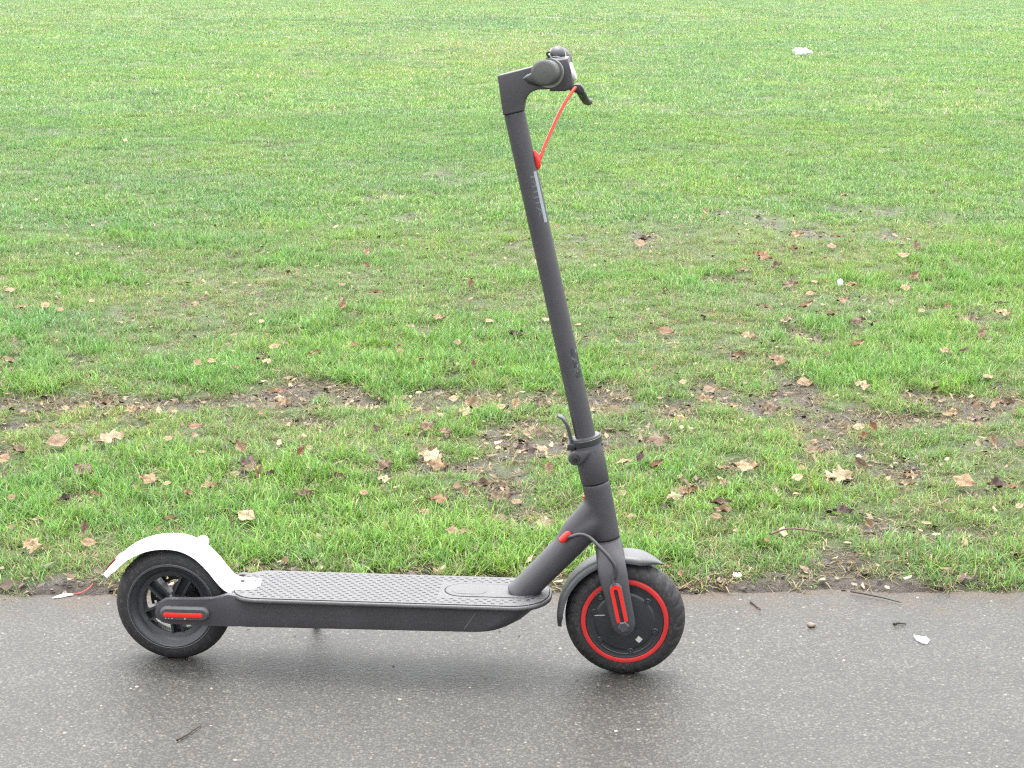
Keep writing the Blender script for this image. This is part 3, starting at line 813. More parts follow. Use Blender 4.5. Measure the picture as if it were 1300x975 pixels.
for q, layer in enumerate(vg):
    for i in range(NR - 1):
        for j in range(NA):
            rc, ac = 0.034 + 0.0195 * (i + .5) / (NR - 1), 2 * math.pi * (j + .5) / NA
            if any(abs(rc - hr) < 0.0026 and abs(math.remainder(ac - ha, 2 * math.pi)) * rc < 0.0027 for hr, ha in holes):
                continue
            bm.faces.new((layer[i][j], layer[i][(j + 1) % NA], layer[i + 1][(j + 1) % NA], layer[i + 1][j]))
for i in (0, NR - 1):
    for j in range(NA):
        bm.faces.new((vg[0][i][j], vg[0][i][(j + 1) % NA], vg[1][i][(j + 1) % NA], vg[1][i][j]))
part(bm, 'brake_disc', M_black, rw)
bm = bmesh.new()
prism(bm, [(0.030, 0.118), (0.060, 0.118), (0.064, 0.140), (0.052, 0.158), (0.034, 0.152)], 0.022, 0.042, 0.004)
cal = part(bm, 'brake_caliper', M_black)
for c in ((0.056, 0.150), (0.046, 0.134)):
    bm = bmesh.new()
    revolve(bm, [(0.0, 0.0195), (0.0032, 0.0195), (0.0036, 0.0225)], c, 16)
    part(bm, 'bolt', M_steel, cal)

# swing arms with red side reflectors
arm_poly = [(-0.0195, 0.110), (-0.0165, 0.121), (-0.0105, 0.1295), (-0.002, 0.1345), (0.008, 0.1362), (0.060, 0.1375), (0.089, 0.1382), (0.099, 0.1410), (0.108, 0.1460), (0.117, 0.1490),
            (0.150, 0.1440), (0.175, 0.1400), (0.175, 0.0895), (0.110, 0.0880), (0.050, 0.0885), (0.006, 0.0885), (-0.006, 0.0915), (-0.0145, 0.0975), (-0.0185, 0.104)]
for s in (-1, 1):
    bm = bmesh.new()
    prism(bm, arm_poly, s * 0.0490 if s > 0 else -0.0622, s * 0.0622 if s > 0 else -0.0490, 0.0016)
    sa = part(bm, 'swing_arm', M_frame, deg=30)
    yo = -0.0622 if s < 0 else 0.0622
    bm = bmesh.new()
    st = stadium((0.0045, 0.1118), (0.0700, 0.1118), 0.0128, 10)
    st2 = stadium((0.0055, 0.1108), (0.0690, 0.1108), 0.0098, 10)
    rings = [[(x, yo, z) for x, z in st], [(x, yo + s * 0.0050, z) for x, z in st], [(x, yo + s * 0.0082, z) for x, z in st2]]
    loft(bm, rings)
    sr = part(bm, 'side_reflector', M_guard, deg=30)
    bm = bmesh.new()
    stp = stadium((0.0030, 0.1098), (0.0670, 0.1098), 0.0043, 8)
    prism(bm, stp, yo + s * 0.0080, yo + s * 0.0092, 0.0005)
    part(bm, 'red_strip', M_red, sr)
    for xx in (-0.0040, 0.0780):
        bm = bmesh.new()
        revolve(bm, [(0.0, yo + s * 0.0068), (0.0013, yo + s * 0.0068), (0.0015, yo + s * 0.0045)], (xx, 0.1108), 12)
        part(bm, 'screw', M_steel, sr)
    if s < 0:
        for xx, rr in ((0.0030, 0.0011), (0.0085, 0.0008), (0.0150, 0.0012), (0.0385, 0.0016)):   # chips of dried mud
            bm = bmesh.new()
            revolve(bm, [(0.0, yo - 0.0088), (rr, yo - 0.0086), (rr * 1.1, yo - 0.0070)], (xx, 0.1030), 7)
            part(bm, 'paint_chip', M_sticker, sr)
bm = bmesh.new()
tube(bm, [(0, -0.049, 0.108), (0, 0.049, 0.108)], 0.0075, 16)
part(bm, 'axle', M_steel)

# deck tray, trim, mat
def rrect(x0, x1, hw, rr, rf, n=10, pw=2.0):
    """rounded plan outline, rr rear corner radius, rf front corner radius"""
    out = []
    def corner(cx, cy, r, a0):
        for k in range(n + 1):
            a = a0 + math.pi / 2 * k / n
            c, s = math.cos(a), math.sin(a)
            out.append((cx + r * math.copysign(abs(c) ** (2 / pw), c), cy + r * math.copysign(abs(s) ** (2 / pw), s)))
    corner(x1 - rf, -hw + rf, rf, -math.pi / 2)
    corner(x1 - rf, hw - rf, rf, 0)
    corner(x0 + rr, hw - rr, rr, math.pi / 2)
    corner(x0 + rr, -hw + rr, rr, math.pi)
    return out
bm = bmesh.new()
rings = []
for z, x1, hw, rf in ((0.1425, 0.6790, 0.0640, 0.058), (0.1340, 0.6740, 0.0638, 0.057), (0.1230, 0.6650, 0.0636, 0.055), (0.1070, 0.6470, 0.0634, 0.052), (0.0960, 0.6270, 0.0632, 0.048), (0.0915, 0.6150, 0.0622, 0.045), (0.0895, 0.6040, 0.0595, 0.042)):
    tilt = 0.0 if z > 0.13 else 0.010 * (0.13 - z) / 0.04
    rings.append([(x, y, z + (x - 0.35) * tilt) for x, y in rrect(0.118, x1, hw, 0.03, rf)])
loft(bm, rings)
deck = part(bm, 'deck', M_deckside, deg=25)
bm = bmesh.new()
tube(bm, [(0.566, -0.0634, 0.130), (0.545, -0.0632, 0.099)], 0.0009, 6)
part(bm, 'scratch', M_grey, deck)
bm = bmesh.new()
rings = []
for z, g in ((0.1385, -0.006), (0.1388, -0.0015), (0.1402, 0.0), (0.1432, 0.0006), (0.1460, -0.0008), (0.1472, -0.0030)):
    rings.append([(x, y, z) for x, y in rrect(0.117 - g, 0.6965 + g, 0.0790 + g, 0.052 + g, 0.070 + g, 14)])
loft(bm, rings)
part(bm, 'deck_trim', M_trim, deg=50)
bm = bmesh.new()
slab(bm, rrect(0.1205, 0.6930, 0.0755, 0.049, 0.067, 14), 0.1440, 0.1473)
part(bm, 'mat_gap', M_gap)
bm = bmesh.new()
slab(bm, rrect(0.1218, 0.6915, 0.0740, 0.048, 0.066, 14), 0.1450, 0.1486, 0.0008)
mat = part(bm, 'deck_mat', M_mat)
bm = bmesh.new()
nst = 0
for i in range(46):
    for j in range(-7, 8):
        x = 0.132 + i * 0.0152 + (0.0076 if j % 2 else 0)
        y = j * 0.0092
        if x > 0.672 or x < 0.130: continue
        if x > 0.620 and math.hypot(x - 0.620, y) > 0.060: continue
        if x < 0.172 and math.hypot(x - 0.172, abs(y)) > 0.060 and abs(y) > 0.03: continue
        if x > 0.496 and abs(y) < 0.0375: continue
        if x > 0.62 and abs(y) < 0.045: continue
        if x < 0.160 and abs(y) < 0.028: continue
        slab(bm, [(x - 0.0034, y - 0.0006), (x - 0.0024, y - 0.0012), (x + 0.0024, y - 0.0012), (x + 0.0034, y - 0.0006), (x + 0.0034, y + 0.0006), (x + 0.0024, y + 0.0012), (x - 0.0024, y + 0.0012), (x - 0.0034, y + 0.0006)], 0.1484, 0.1492)
        nst += 1
for k in range(9):                                     # curved rows at the nose
    a = R(-48 + 12 * k)
    x, y = 0.615 + 0.062 * math.cos(a), 0.055 * math.sin(a)
    d = Vector((-math.sin(a), math.cos(a))); q = Vector((math.cos(a), math.sin(a)))
    slab(bm, [tuple(Vector((x, y)) + d * u * 0.0034 + q * v * 0.0012) for u, v in ((-1, -1), (1, -1), (1, 1), (-1, 1))], 0.1484, 0.1500)
studs = part(bm, 'stud_rows', M_stud, mat)
studs['kind'] = 'stuff'
bm = bmesh.new()
slab(bm, stadium((0.536, 0), (0.640, 0), 0.0345, 14), 0.1480, 0.14885)
part(bm, 'plate_groove', M_gap, mat)
bm = bmesh.new()
slab(bm, stadium((0.536, 0), (0.640, 0), 0.0325, 14), 0.1480, 0.14935, 0.0006)
part(bm, 'cover_plate', M_mat, mat)
bm = bmesh.new()
slab(bm, stadium((0.536, -0.002), (0.560, -0.002), 0.0200, 12), 0.1490, 0.1500, 0.0009)
part(bm, 'port_flap', M_mat, mat)

# sloping neck and head tube, one welded casting
bm = bmesh.new()
top = axis(0.296)
tube(bm, [(0.6320, 0, 0.139), (0.6440, 0, 0.1510), (0.690, 0, 0.2005), (0.735, 0, 0.2490), (0.763, 0, 0.2780), tuple(top)], [0.0265, 0.0250, 0.0257, 0.0265, 0.0252, 0.0235], 28)
tube(bm, [(0.712, 0, 0.2300), (0.738, 0, 0.2720), tuple(axis(0.326))], [0.0200, 0.0222, 0.0205], 24)
tube(bm, [tuple(axis(0.252)), tuple(axis(0.285)), tuple(axis(0.33)), tuple(axis(0.362))], [0.0225, 0.0238, 0.0250, 0.0252], 28)
neck = part(bm, 'neck', M_frame)
rm = neck.modifiers.new('weld', 'REMESH'); rm.mode = 'VOXEL'; rm.voxel_size = 0.0022
sm = neck.modifiers.new('blend', 'SMOOTH'); sm.factor = 0.5; sm.iterations = 60
bake(neck)
bm = bmesh.new()
tube(bm, [tuple(axis(0.357)), tuple(axis(0.3685))], 0.0236, 32)
part(bm, 'seam_ring', M_gap)
bm = bmesh.new()
tube(bm, [tuple(axis(0.249)), tuple(axis(0.262))], 0.0213, 32)
part(bm, 'seam_ring', M_gap)
bm = bmesh.new()
tube(bm, [tuple(axis(z)) for z in (0.3605, 0.3615, 0.400, 0.4270, 0.4290)], [0.0246, 0.0252, 0.0256, 0.0258, 0.0250], 40)
collar = part(bm, 'folding_collar', M_frame)
bm = bmesh.new()
tube(bm, [tuple(axis(z)) for z in (0.4285, 0.4295, 0.4385, 0.4395)], [0.0262, 0.0275, 0.0275, 0.0262], 40)
ring = part(bm, 'clamp_ring', M_black)
bm = bmesh.new()
tube(bm, [tuple(axis(z)) for z in (0.4390, 0.4400, 0.4425, 0.4432)], [0.0255, 0.0262, 0.0258, 0.0235], 40)
part(bm, 'collar_lip', M_guard)
bm = bmesh.new()                                       # dark hinge block behind the ring
prism(bm, [(0.7225, 0.4195), (0.7360, 0.4215), (0.7400, 0.4330), (0.7240, 0.4310)], -0.020, 0.020, 0.002)
part(bm, 'hinge_block', M_black)
bm = bmesh.new()
pts = spline([(0.7310, 0, 0.4260), (0.7270, 0, 0.4440), (0.7215, 0, 0.4620), (0.7140, 0, 0.4740), (0.7050, 0, 0.4790)], 6)
rings = []
for i, p in enumerate(pts):
    t = (pts[min(i + 1, len(pts) - 1)] - pts[max(0, i - 1)]).normalized()
    nrm = Vector((t.z, 0, -t.x))
    w = 0.0125 - 0.003 * i / len(pts); h = 0.0026 - 0.0008 * i / len(pts)
    rings.append([p + nrm * h * a + Vector((0, w * b, 0)) for a, b in ((-1, -0.8), (-0.6, -1), (0.6, -1), (1, -0.8), (1, 0.8), (0.6, 1), (-0.6, 1), (-1, 0.8))])
loft(bm, rings)
part(bm, 'latch_lever', M_guard)
bm = bmesh.new()                                       # tear-shaped lug with a socket bolt
c = Vector((0.7385, 0.4085))
poly = [tuple(c + Vector((math.cos(R(a)), math.sin(R(a)))) * 0.0128) for a in range(95, 300, 12)] + [(0.7530, 0.4035), (0.7600, 0.4110), (0.7655, 0.4200), (0.7600, 0.4235), (0.7480, 0.4225)]
prism(bm, poly, -0.0295, 0.0295, 0.0022)
lug = part(bm, 'hinge_lug', M_frame)
bm = bmesh.new()
revolve(bm, [(0.0, -0.0312), (0.0026, -0.0312), (0.0030, -0.0335), (0.0062, -0.0330), (0.0068, -0.0300), (0.0068, -0.028)], (c.x + 0.0006, c.y), 28)
part(bm, 'bolt', M_black, lug)
bm = bmesh.new()
revolve(bm, [(0.0078, -0.0290), (0.0080, -0.0302), (0.0092, -0.0302), (0.0094, -0.0285)], (c.x + 0.0006, c.y), 28)
part(bm, 'washer', M_guard, lug)
bm = bmesh.new()
a0 = axis(0.430, 0.0258, R(30))
tube(bm, [tuple(axis(0.417, 0.0250, R(33))), tuple(axis(0.417, 0.0268, R(33)))], 0.0016, 10)
tube(bm, [tuple(axis(0.424, 0.0250, R(85))), tuple(axis(0.424, 0.0285, R(85)))], 0.0026, 10)
part(bm, 'set_screw', M_screw)

# stem, head, cockpit
SR = 0.01805
bm = bmesh.new()
tube(bm, [tuple(axis(z)) for z in np.linspace(0.436, 1.0062, 12)], SR, 48)
stem = part(bm, 'stem', M_frame)
bm = bmesh.new()
tube(bm, [tuple(axis(1.003)), tuple(axis(1.009))], SR - 0.0009, 40)
part(bm, 'seam_ring', M_gap)
def soft(pts, n=5):
    return [(p.x, p.z) for p in spline([(x, 0, z) for x, z in pts], n)]
b0, b1 = axis(1.0074, SR, -math.pi / 2), axis(1.0074, SR, math.pi / 2)
poly = [(b0.x, b0.z), (0.6010, 1.0685), (0.6030, 1.0700), (0.640, 1.0795), (0.672, 1.0880), (0.700, 1.0940), (0.7000, 1.0500)]
poly += soft([(0.6850, 1.0470), (0.6700, 1.0465), (0.6590, 1.0425), (0.6505, 1.0340), (0.6465, 1.0220), (b1.x, b1.z)], 5)
bm = bmesh.new()
prism(bm, poly, -0.0178, 0.0178)
head = part(bm, 'stem_head', M_frame, deg=40)
bv = head.modifiers.new('round', 'BEVEL'); bv.width = 0.0105; bv.segments = 5; bv.limit_method = 'ANGLE'; bv.angle_limit = R(62)
bake(head)
bm = bmesh.new()                                       # cockpit housing
prism(bm, [(0.6880, 1.0960), (0.7200, 1.1000), (0.7250, 1.0800), (0.7290, 1.0560), (0.7260, 1.0490), (0.7160, 1.0450), (0.6900, 1.0450)], -0.0300, 0.0300, 0.0035, 3)
cock = part(bm, 'cockpit', M_frame)
bm = bmesh.new()
prism(bm, [(0.6890, 1.0958), (0.7190, 1.0996), (0.7187, 1.1004), (0.6887, 1.0968)], -0.0245, 0.0245, 0.0)
part(bm, 'display', M_gloss, cock)
bm = bmesh.new()                                       # headlight
rings = []
for k, (x, s) in enumerate(((0.7225, 1.0), (0.7275, 1.0), (0.7300, 0.9), (0.7312, 0.62))):
    rings.append([(x - 0.0035 * (math.sin(2 * math.pi * q / 32)), 0.0175 * s * math.cos(2 * math.pi * q / 32), 1.0760 + 0.0150 * s * math.sin(2 * math.pi * q / 32)) for q in range(32)])
loft(bm, rings)
part(bm, 'headlight', M_lamp)
BX, BZ = 0.6935, 1.0790                                # handlebar centre
def bz(y): return BZ + 0.0075 * (abs(y) / 0.215) ** 1.5
bm = bmesh.new()
tube(bm, [(BX, y, bz(y)) for y in np.linspace(-0.205, 0.205, 21)], 0.0125, 24)
part(bm, 'handlebar', M_black)
for s in (-1, 1):
    bm = bmesh.new()
    ys_ = [0.098, 0.100, 0.1035, 0.1045, 0.115, 0.150, 0.185, 0.205, 0.2105, 0.2140, 0.2155]
    rs_ = [0.0190, 0.0218, 0.0218, 0.0185, 0.0178, 0.0182, 0.0188, 0.0205, 0.0207, 0.0190, 0.0155]
    tube(bm, [(BX, s * y, bz(y)) for y in ys_], rs_, 40)
    gr = part(bm, 'grip', M_grip, deg=50)
    bm = bmesh.new()
    for y in np.arange(0.118, 0.200, 0.0055):
        tube(bm, [(BX, s * y, bz(y)), (BX, s * (y + 0.0026), bz(y))], 0.0192, 32)
    part(bm, 'grip_rib', M_grip, gr)
bm = bmesh.new()                                       # throttle: collar with a thumb paddle
tube(bm, [(BX, y, bz(y) - 0.002) for y in (-0.0940, -0.0930, -0.0800, -0.0700, -0.0690)], [0.0205, 0.0232, 0.0236, 0.0232, 0.020], 40)
thr = part(bm, 'throttle', M_black)
bm = bmesh.new()
prism(bm, [(0.6505, 1.0700), (0.6560, 1.0750), (0.6680, 1.0800), (0.6760, 1.0840), (0.6880, 1.0560), (0.6720, 1.0570), (0.6590, 1.0610)], -0.0960, -0.0770, 0.004, 3)
part(bm, 'thumb_paddle', M_hub, thr)
bm = bmesh.new()
for r0 in (0.0238,):
    tube(bm, [(BX, -0.0958, bz(.09) - 0.002), (BX, -0.0940, bz(.09) - 0.002)], r0, 48)
part(bm, 'collar_ring', M_ring, thr)
bm = bmesh.new()                                       # clamps under the bar
for y0, y1 in ((0.052, 0.070),):
    tube(bm, [(BX + 0.001, y0, bz(y0)), (BX + 0.001, y1, bz(y1))], 0.0180, 28)
for x in (0.690, 0.705):
    tube(bm, [(x, 0.060, 1.066), (x, 0.060, 1.0440)], 0.0035, 12)
part(bm, 'bar_clamp', M_black)
bm = bmesh.new()                                       # bell on the far side
prof = [(0.0, 0.0150), (0.0055, 0.0144), (0.0105, 0.0115), (0.0132, 0.0070), (0.0136, 0.0010), (0.0125, -0.0030)]
rings = []
bc = Vector((0.6945, 0.100, 1.0985)); up = Vector((0.20, -0.72, 0.66)).normalized()
e1 = up.cross(Vector((0, 1, 0))).normalized(); e2 = up.cross(e1)
rings = [[bc + up * h + (e1 * math.cos(2 * math.pi * k / 32) + e2 * math.sin(2 * math.pi * k / 32)) * max(r, 0.0004) for k in range(32)] for r, h in prof]
loft(bm, rings)
bell = part(bm, 'bell', M_frame)
bm = bmesh.new()
rings = [[bc + up * h + (e1 * math.cos(2 * math.pi * k / 32) + e2 * math.sin(2 * math.pi * k / 32)) * r for k in range(32)] for r, h in ((0.0138, 0.0040), (0.0150, 0.0036), (0.0153, 0.0010), (0.0146, -0.0010))]
loft(bm, rings, cap=False)
part(bm, 'bell_rim', M_ring, bell)
bm = bmesh.new()
tube(bm, [(0.6945, 0.100, 1.0890), (0.6945, 0.098, 1.1000)], 0.0085, 20)
tube(bm, spline([(0.6820, 0.090, 1.0940), (0.6780, 0.088, 1.0990), (0.6770, 0.088, 1.1035)], 4), 0.0017, 8)
tube(bm, [(0.6770, 0.088, 1.1030), (0.6825, 0.088, 1.1045)], 0.0020, 8)
part(bm, 'striker', M_black, bell)
bm = bmesh.new()                                       # brake lever, far side
prism(bm, [(0.7050, 1.0620), (0.7120, 1.0480), (0.7230, 1.0500), (0.7360, 1.0500), (0.7420, 1.0440), (0.7445, 1.0360), (0.7400, 1.0310), (0.7300, 1.0350), (0.7200, 1.0380), (0.7080, 1.0450), (0.7000, 1.0560)], 0.074, 0.094, 0.003, 2)
tube(bm, [(BX, 0.075, bz(.08)), (BX, 0.093, bz(.09))], 0.0170, 28)
lev = part(bm, 'brake_lever', M_black)
bm = bmesh.new()
pts = spline([(0.7340, 0.086, 1.0400), (0.7370, 0.105, 1.0330), (0.7400, 0.130, 1.0230), (0.7430, 0.160, 1.0150), (0.7460, 0.190, 1.0120)], 5)
tube(bm, pts, [0.0078 - 0.0012 * k / len(pts) for k in range(len(pts))], 14)
part(bm, 'lever_blade', M_black, lev)
bm = bmesh.new()
tube(bm, spline([(0.7345, 0.082, 1.0450), (0.7290, 0.077, 1.0455), (0.7190, 0.066, 1.0330), (0.7040, 0.046, 1.0070), (0.6920, 0.028, 0.9800), (0.6810, 0.012, 0.9540), (0.6745, 0.003, 0.9360), (0.6700, 0.0, 0.9220)], 8), 0.0029, 14)
part(bm, 'brake_cable', M_orange)
bm = bmesh.new()                                       # red rubber plug where the cable enters the stem
g0 = axis(0.936, SR - 0.002, R(88)); g1 = axis(0.907, SR - 0.003, R(88))
tube(bm, spline([g0 + AX * 0.004 + Vector((0.002, 0, 0)), axis(0.930, SR + 0.0022, R(88)), axis(0.921, SR + 0.0030, R(88)), axis(0.912, SR + 0.0015, R(88)), g1], 4), [0.0018, 0.0035, 0.0046, 0.0052, 0.0054, 0.0055, 0.0055, 0.0055, 0.0055, 0.0053, 0.0052, 0.0050, 0.0048, 0.0042, 0.0036, 0.0030, 0.0020][:17], 16)
part(bm, 'cable_grommet', M_red)

# prints on the stem
def wrap(pts2, r):
    """(height along the column, angle) -> surface point"""
    return [axis(z, r, phi) for z, phi in pts2]
def film(name, z0, z1, p0, p1, mat, r=SR + 0.0003, nz=6, npf=8):
    bm = bmesh.new()
    g = [[bm.verts.new(axis(z, r, p)) for p in np.linspace(p0, p1, npf)] for z in np.linspace(z0, z1, nz)]
    for i in range(nz - 1):
        for j in range(npf - 1):
            bm.faces.new((g[i][j], g[i][j + 1], g[i + 1][j + 1], g[i + 1][j]))
    return part(bm, name, mat, stem)
film('stem_stripe', 0.9060, 0.8195, R(39), R(61), M_print)
film('stem_film', 0.6000, 0.5490, R(26), R(72), M_gloss)
fc = bpy.data.curves.new('letters', 'FONT')
fc.body = 'MIJIA'
fc.size = 1
fc.space_character = 1.12
fo = bpy.data.objects.new('letters', fc)
col.objects.link(fo)
bpy.context.view_layer.update()
lm = bpy.data.meshes.new_from_object(fo.evaluated_get(bpy.context.evaluated_depsgraph_get()))
bpy.data.objects.remove(fo); bpy.data.curves.remove(fc)
bm = bmesh.new(); bm.from_mesh(lm)
bpy.data.meshes.remove(lm)
bmesh.ops.subdivide_edges(bm, edges=[e for e in bm.edges if e.calc_length() > 0.15], cuts=2)
w = max(v.co.x for v in bm.verts); h = max(v.co.y for v in bm.verts)
for v in bm.verts:
    v.co = axis(0.9020 - v.co.x / w * 0.0730, SR + 0.0004, R(12) + v.co.y / h * R(27))
part(bm, 'letters', M_letter, stem)

# fork, front reflector, axle caps
bm = bmesh.new()
fa = Vector((AX.z, 0, -AX.x))
for s in (-1, 1):
    rings = []
    for z, cy, hx, hy, off in ((0.2545, 0.012, 0.0215, 0.0210, 0), (0.247, 0.013, 0.0224, 0.0240, 0), (0.238, 0.019, 0.0230, 0.0245, 0), (0.229, 0.028, 0.0236, 0.0200, 0), (0.218, 0.0420, 0.0240, 0.0115, 0),
                           (0.200, 0.0495, 0.0240, 0.0080, 0), (0.170, 0.0520, 0.0232, 0.0070, 0), (0.140, 0.0530, 0.0222, 0.0065, 0), (0.122, 0.0530, 0.0216, 0.0065, 0), (0.110, 0.0530, 0.0205, 0.0063, 0), (0.101, 0.0530, 0.0165, 0.0060, 0), (0.0955, 0.0530, 0.0105, 0.0055, 0), (0.0935, 0.0530, 0.0040, 0.0050, 0)):
        c = axis(z) + Vector((0, s * cy, 0))
        if 0.19 < z < 0.252: hx *= 1.07 if s < 0 else 0.86
        ring = []
        for k in range(28):
            a = 2 * math.pi * k / 28
            ca, sa_ = math.cos(a), math.sin(a)
            e = 0.62 if z < 0.235 else 0.85
            ring.append(c + fa * hx * math.copysign(abs(ca) ** e, ca) + Vector((0, hy * math.copysign(abs(sa_) ** e, sa_), 0)))
        rings.append(ring)
    loft(bm, rings)
fork = part(bm, 'fork', M_frame, deg=50)
for s in (-1, 1):
    yo = s * 0.0595
    c0, c1 = axis(0.1270), axis(0.1790)
    bm = bmesh.new()
    prism(bm, stadium((c0.x, c0.z - 0.002), (c1.x, c1.z + 0.0025), 0.0112, 12), min(yo, yo + s * 0.0028), max(yo, yo + s * 0.0028), 0.0009)
    fr = part(bm, 'fork_reflector', M_grey)
    bm = bmesh.new()                                   # red U with a dark slot
    outer = [Vector((p[0], p[1])) for p in stadium((c0.x, c0.z), (c1.x, c1.z), 0.0098, 12)]
    d = Vector((c1.x - c0.x, c1.z - c0.z)).normalized(); nn = Vector((-d.y, d.x))
    i0, i1 = Vector((c0.x, c0.z)) - d * 0.006, Vector((c1.x, c1.z))
    left = [Vector((c0.x, c0.z)) - d * 0.006 + nn * 0.0098, i1 + nn * 0.0098]
    out_ = [i0 - nn * 0.0098] + [i1 + (-nn * math.cos(math.pi * k / 12) + d * math.sin(math.pi * k / 12)) * 0.0098 for k in range(13)] + [i0 + nn * 0.0098]
    in_ = [i0 - nn * 0.0036] + [i1 - d * 0.001 + (-nn * math.cos(math.pi * k / 12) + d * math.sin(math.pi * k / 12)) * 0.0036 for k in range(13)] + [i0 + nn * 0.0036]
    ya, yb = yo + s * 0.0022, yo + s * 0.0048
    ring_a = [[bm.verts.new((p.x, y, p.y)) for p in lst] for y in (ya, yb) for lst in (out_, in_)]
    oa, ia, ob, ib = ring_a
    for k in range(len(oa) - 1):
        bm.faces.new((oa[k], oa[k + 1], ia[k + 1], ia[k])); bm.faces.new((ob[k], ob[k + 1], ib[k + 1], ib[k]))
        bm.faces.new((oa[k], oa[k + 1], ob[k + 1], ob[k])); bm.faces.new((ia[k], ia[k + 1], ib[k + 1], ib[k]))
    for k in (0, len(oa) - 1):
        bm.faces.new((oa[k], ia[k], ib[k], ob[k]))
    part(bm, 'red_strip', M_red, fr)
    bm = bmesh.new()
    prism(bm, stadium(tuple(i0 + d * 0.003), tuple(i1 - d * 0.001), 0.0034, 8), min(ya, ya + s * 0.0008), max(ya, ya + s * 0.0008))
    part(bm, 'slot', M_black, fr)
    bm = bmesh.new()
    ct = (axis(0.1120).x, axis(0.1120).z)
    yy = [yo, yo + s * 0.0060, yo + s * 0.0075]
    rings = [[(ct[0] + r * math.cos(R(60 * k + 12)), y, ct[1] + r * math.sin(R(60 * k + 12))) for k in range(6)] for r, y in zip((0.0108, 0.0106, 0.0088), yy)]
    loft(bm, rings)
    part(bm, 'axle_cap', M_guard, deg=25)
bm = bmesh.new()
tube(bm, [(FH[0], -0.047, FH[1]), (FH[0], 0.047, FH[1])], 0.0085, 16)
part(bm, 'axle', M_steel)
bm = bmesh.new()                                       # motor cable
tube(bm, spline([(0.7235, -0.0300, 0.2630), (0.7330, -0.0345, 0.2670), (0.7480, -0.0360, 0.2720), (0.7640, -0.0420, 0.2700), (0.7830, -0.0530, 0.2560), (0.8000, -0.0600, 0.2400), (0.8110, -0.0610, 0.2230), (0.8120, -0.0605, 0.2080), (0.8090, -0.0600, 0.1980), (0.8095, -0.0622, 0.1880)], 6), 0.0034, 14)
part(bm, 'motor_cable', M_cable)
bm = bmesh.new()                                       # red rubber plug in the neck
n0 = Vector((0.7215, 0, 0.2640)); nd = Vector((0.69, 0, 0.72)).normalized()
pl = [n0 - nd * 0.0105 + Vector((0, -0.0265, 0)), n0 - nd * 0.009 + Vector((0, -0.0280, 0)), n0 + Vector((0, -0.0285, 0)), n0 + nd * 0.009 + Vector((0, -0.0280, 0)), n0 + nd * 0.0105 + Vector((0, -0.0265, 0))]
tube(bm, pl, [0.0038, 0.0062, 0.0066, 0.0062, 0.0038], 18)
part(bm, 'cable_grommet', M_red)
bm = bmesh.new()                                       # plug on the back of the head tube, only its edge shows
tube(bm, [tuple(axis(0.325, 0.0235, -math.pi / 2)), tuple(axis(0.338, 0.0235, -math.pi / 2))], 0.0045, 12)
part(bm, 'cable_grommet', M_red)

# mudguards
def guard(path_, section, mat, name, label=None, taper=None):
    """sweep an open section (across y, out along the normal) along a profile in x,z, with 2 mm thickness"""
    pts = [Vector((x, 0, z)) for x, z in path_]
    bm = bmesh.new()
    rows_o, rows_i = [], []
    for i, p in enumerate(pts):
        t = (pts[min(i + 1, len(pts) - 1)] - pts[max(0, i - 1)]).normalized()
        nr = Vector((-t.z, 0, t.x))
        k = 1.0 if taper is None else taper(i / (len(pts) - 1))
        rows_o.append([bm.verts.new(p + Vector((0, y * k, 0)) + nr * d * (0.15 + 0.85 * k)) for y, d in section])
        rows_i.append([bm.verts.new(p + Vector((0, y * k * 0.94, 0)) + nr * (d - 0.0024 if abs(y) < section[-1][0] * 0.8 else d) * (0.15 + 0.85 * k)) for y, d in section])
    for rows in (rows_o, rows_i):
        for i in range(len(rows) - 1):
            for j in range(len(section) - 1):
                bm.faces.new((rows[i][j], rows[i][j + 1], rows[i + 1][j + 1], rows[i + 1][j]))
    for j in (0, len(section) - 1):
        for i in range(len(pts) - 1):
            bm.faces.new((rows_o[i][j], rows_o[i + 1][j], rows_i[i + 1][j], rows_i[i][j]))
    for i in (0, len(pts) - 1):
        for j in range(len(section) - 1):
            bm.faces.new((rows_o[i][j], rows_o[i][j + 1], rows_i[i][j + 1], rows_i[i][j]))
    return part(bm, name, mat, deg=60, label=label)
sec = [(-0.0325, -0.0110), (-0.0325, -0.0060), (-0.0305, -0.0020), (-0.024, 0.0003), (-0.012, 0.0012), (0, 0.0015), (0.012, 0.0012), (0.024, 0.0003), (0.0305, -0.0020), (0.0325, -0.0060), (0.0325, -0.0110)]
pth = [(FH[0] + 0.1215 * math.cos(R(a)), FH[1] + 0.1215 * math.sin(R(a))) for a in np.linspace(188, 58, 44)]
def tap(t):
    return 0.60 + 0.40 * float(smooth(0, 0.09, t)) if t < 0.5 else 0.14 + 0.86 * float(smooth(1.0, 0.84, t)) ** 0.7
guard(pth, sec, M_guard, 'mudguard', 'grey front mudguard', taper=tap)
wp = soft([(-0.1240, 0.1660), (-0.1090, 0.1830), (-0.0850, 0.2055), (-0.0560, 0.2220), (-0.0250, 0.2310), (0.0080, 0.2325), (0.0350, 0.2265), (0.0600, 0.2120), (0.0820, 0.1900), (0.0980, 0.1690), (0.1100, 0.1560), (0.1230, 0.1510), (0.1420, 0.1505), (0.1640, 0.1505)], 5)
def wtap(t):
    w = 0.74 + 0.26 * float(smooth(0, 0.10, t))
    if t > 0.93: w = 0.96 * math.sqrt(max(0.05, 1 - ((t - 0.93) / 0.07) ** 2))
    return w
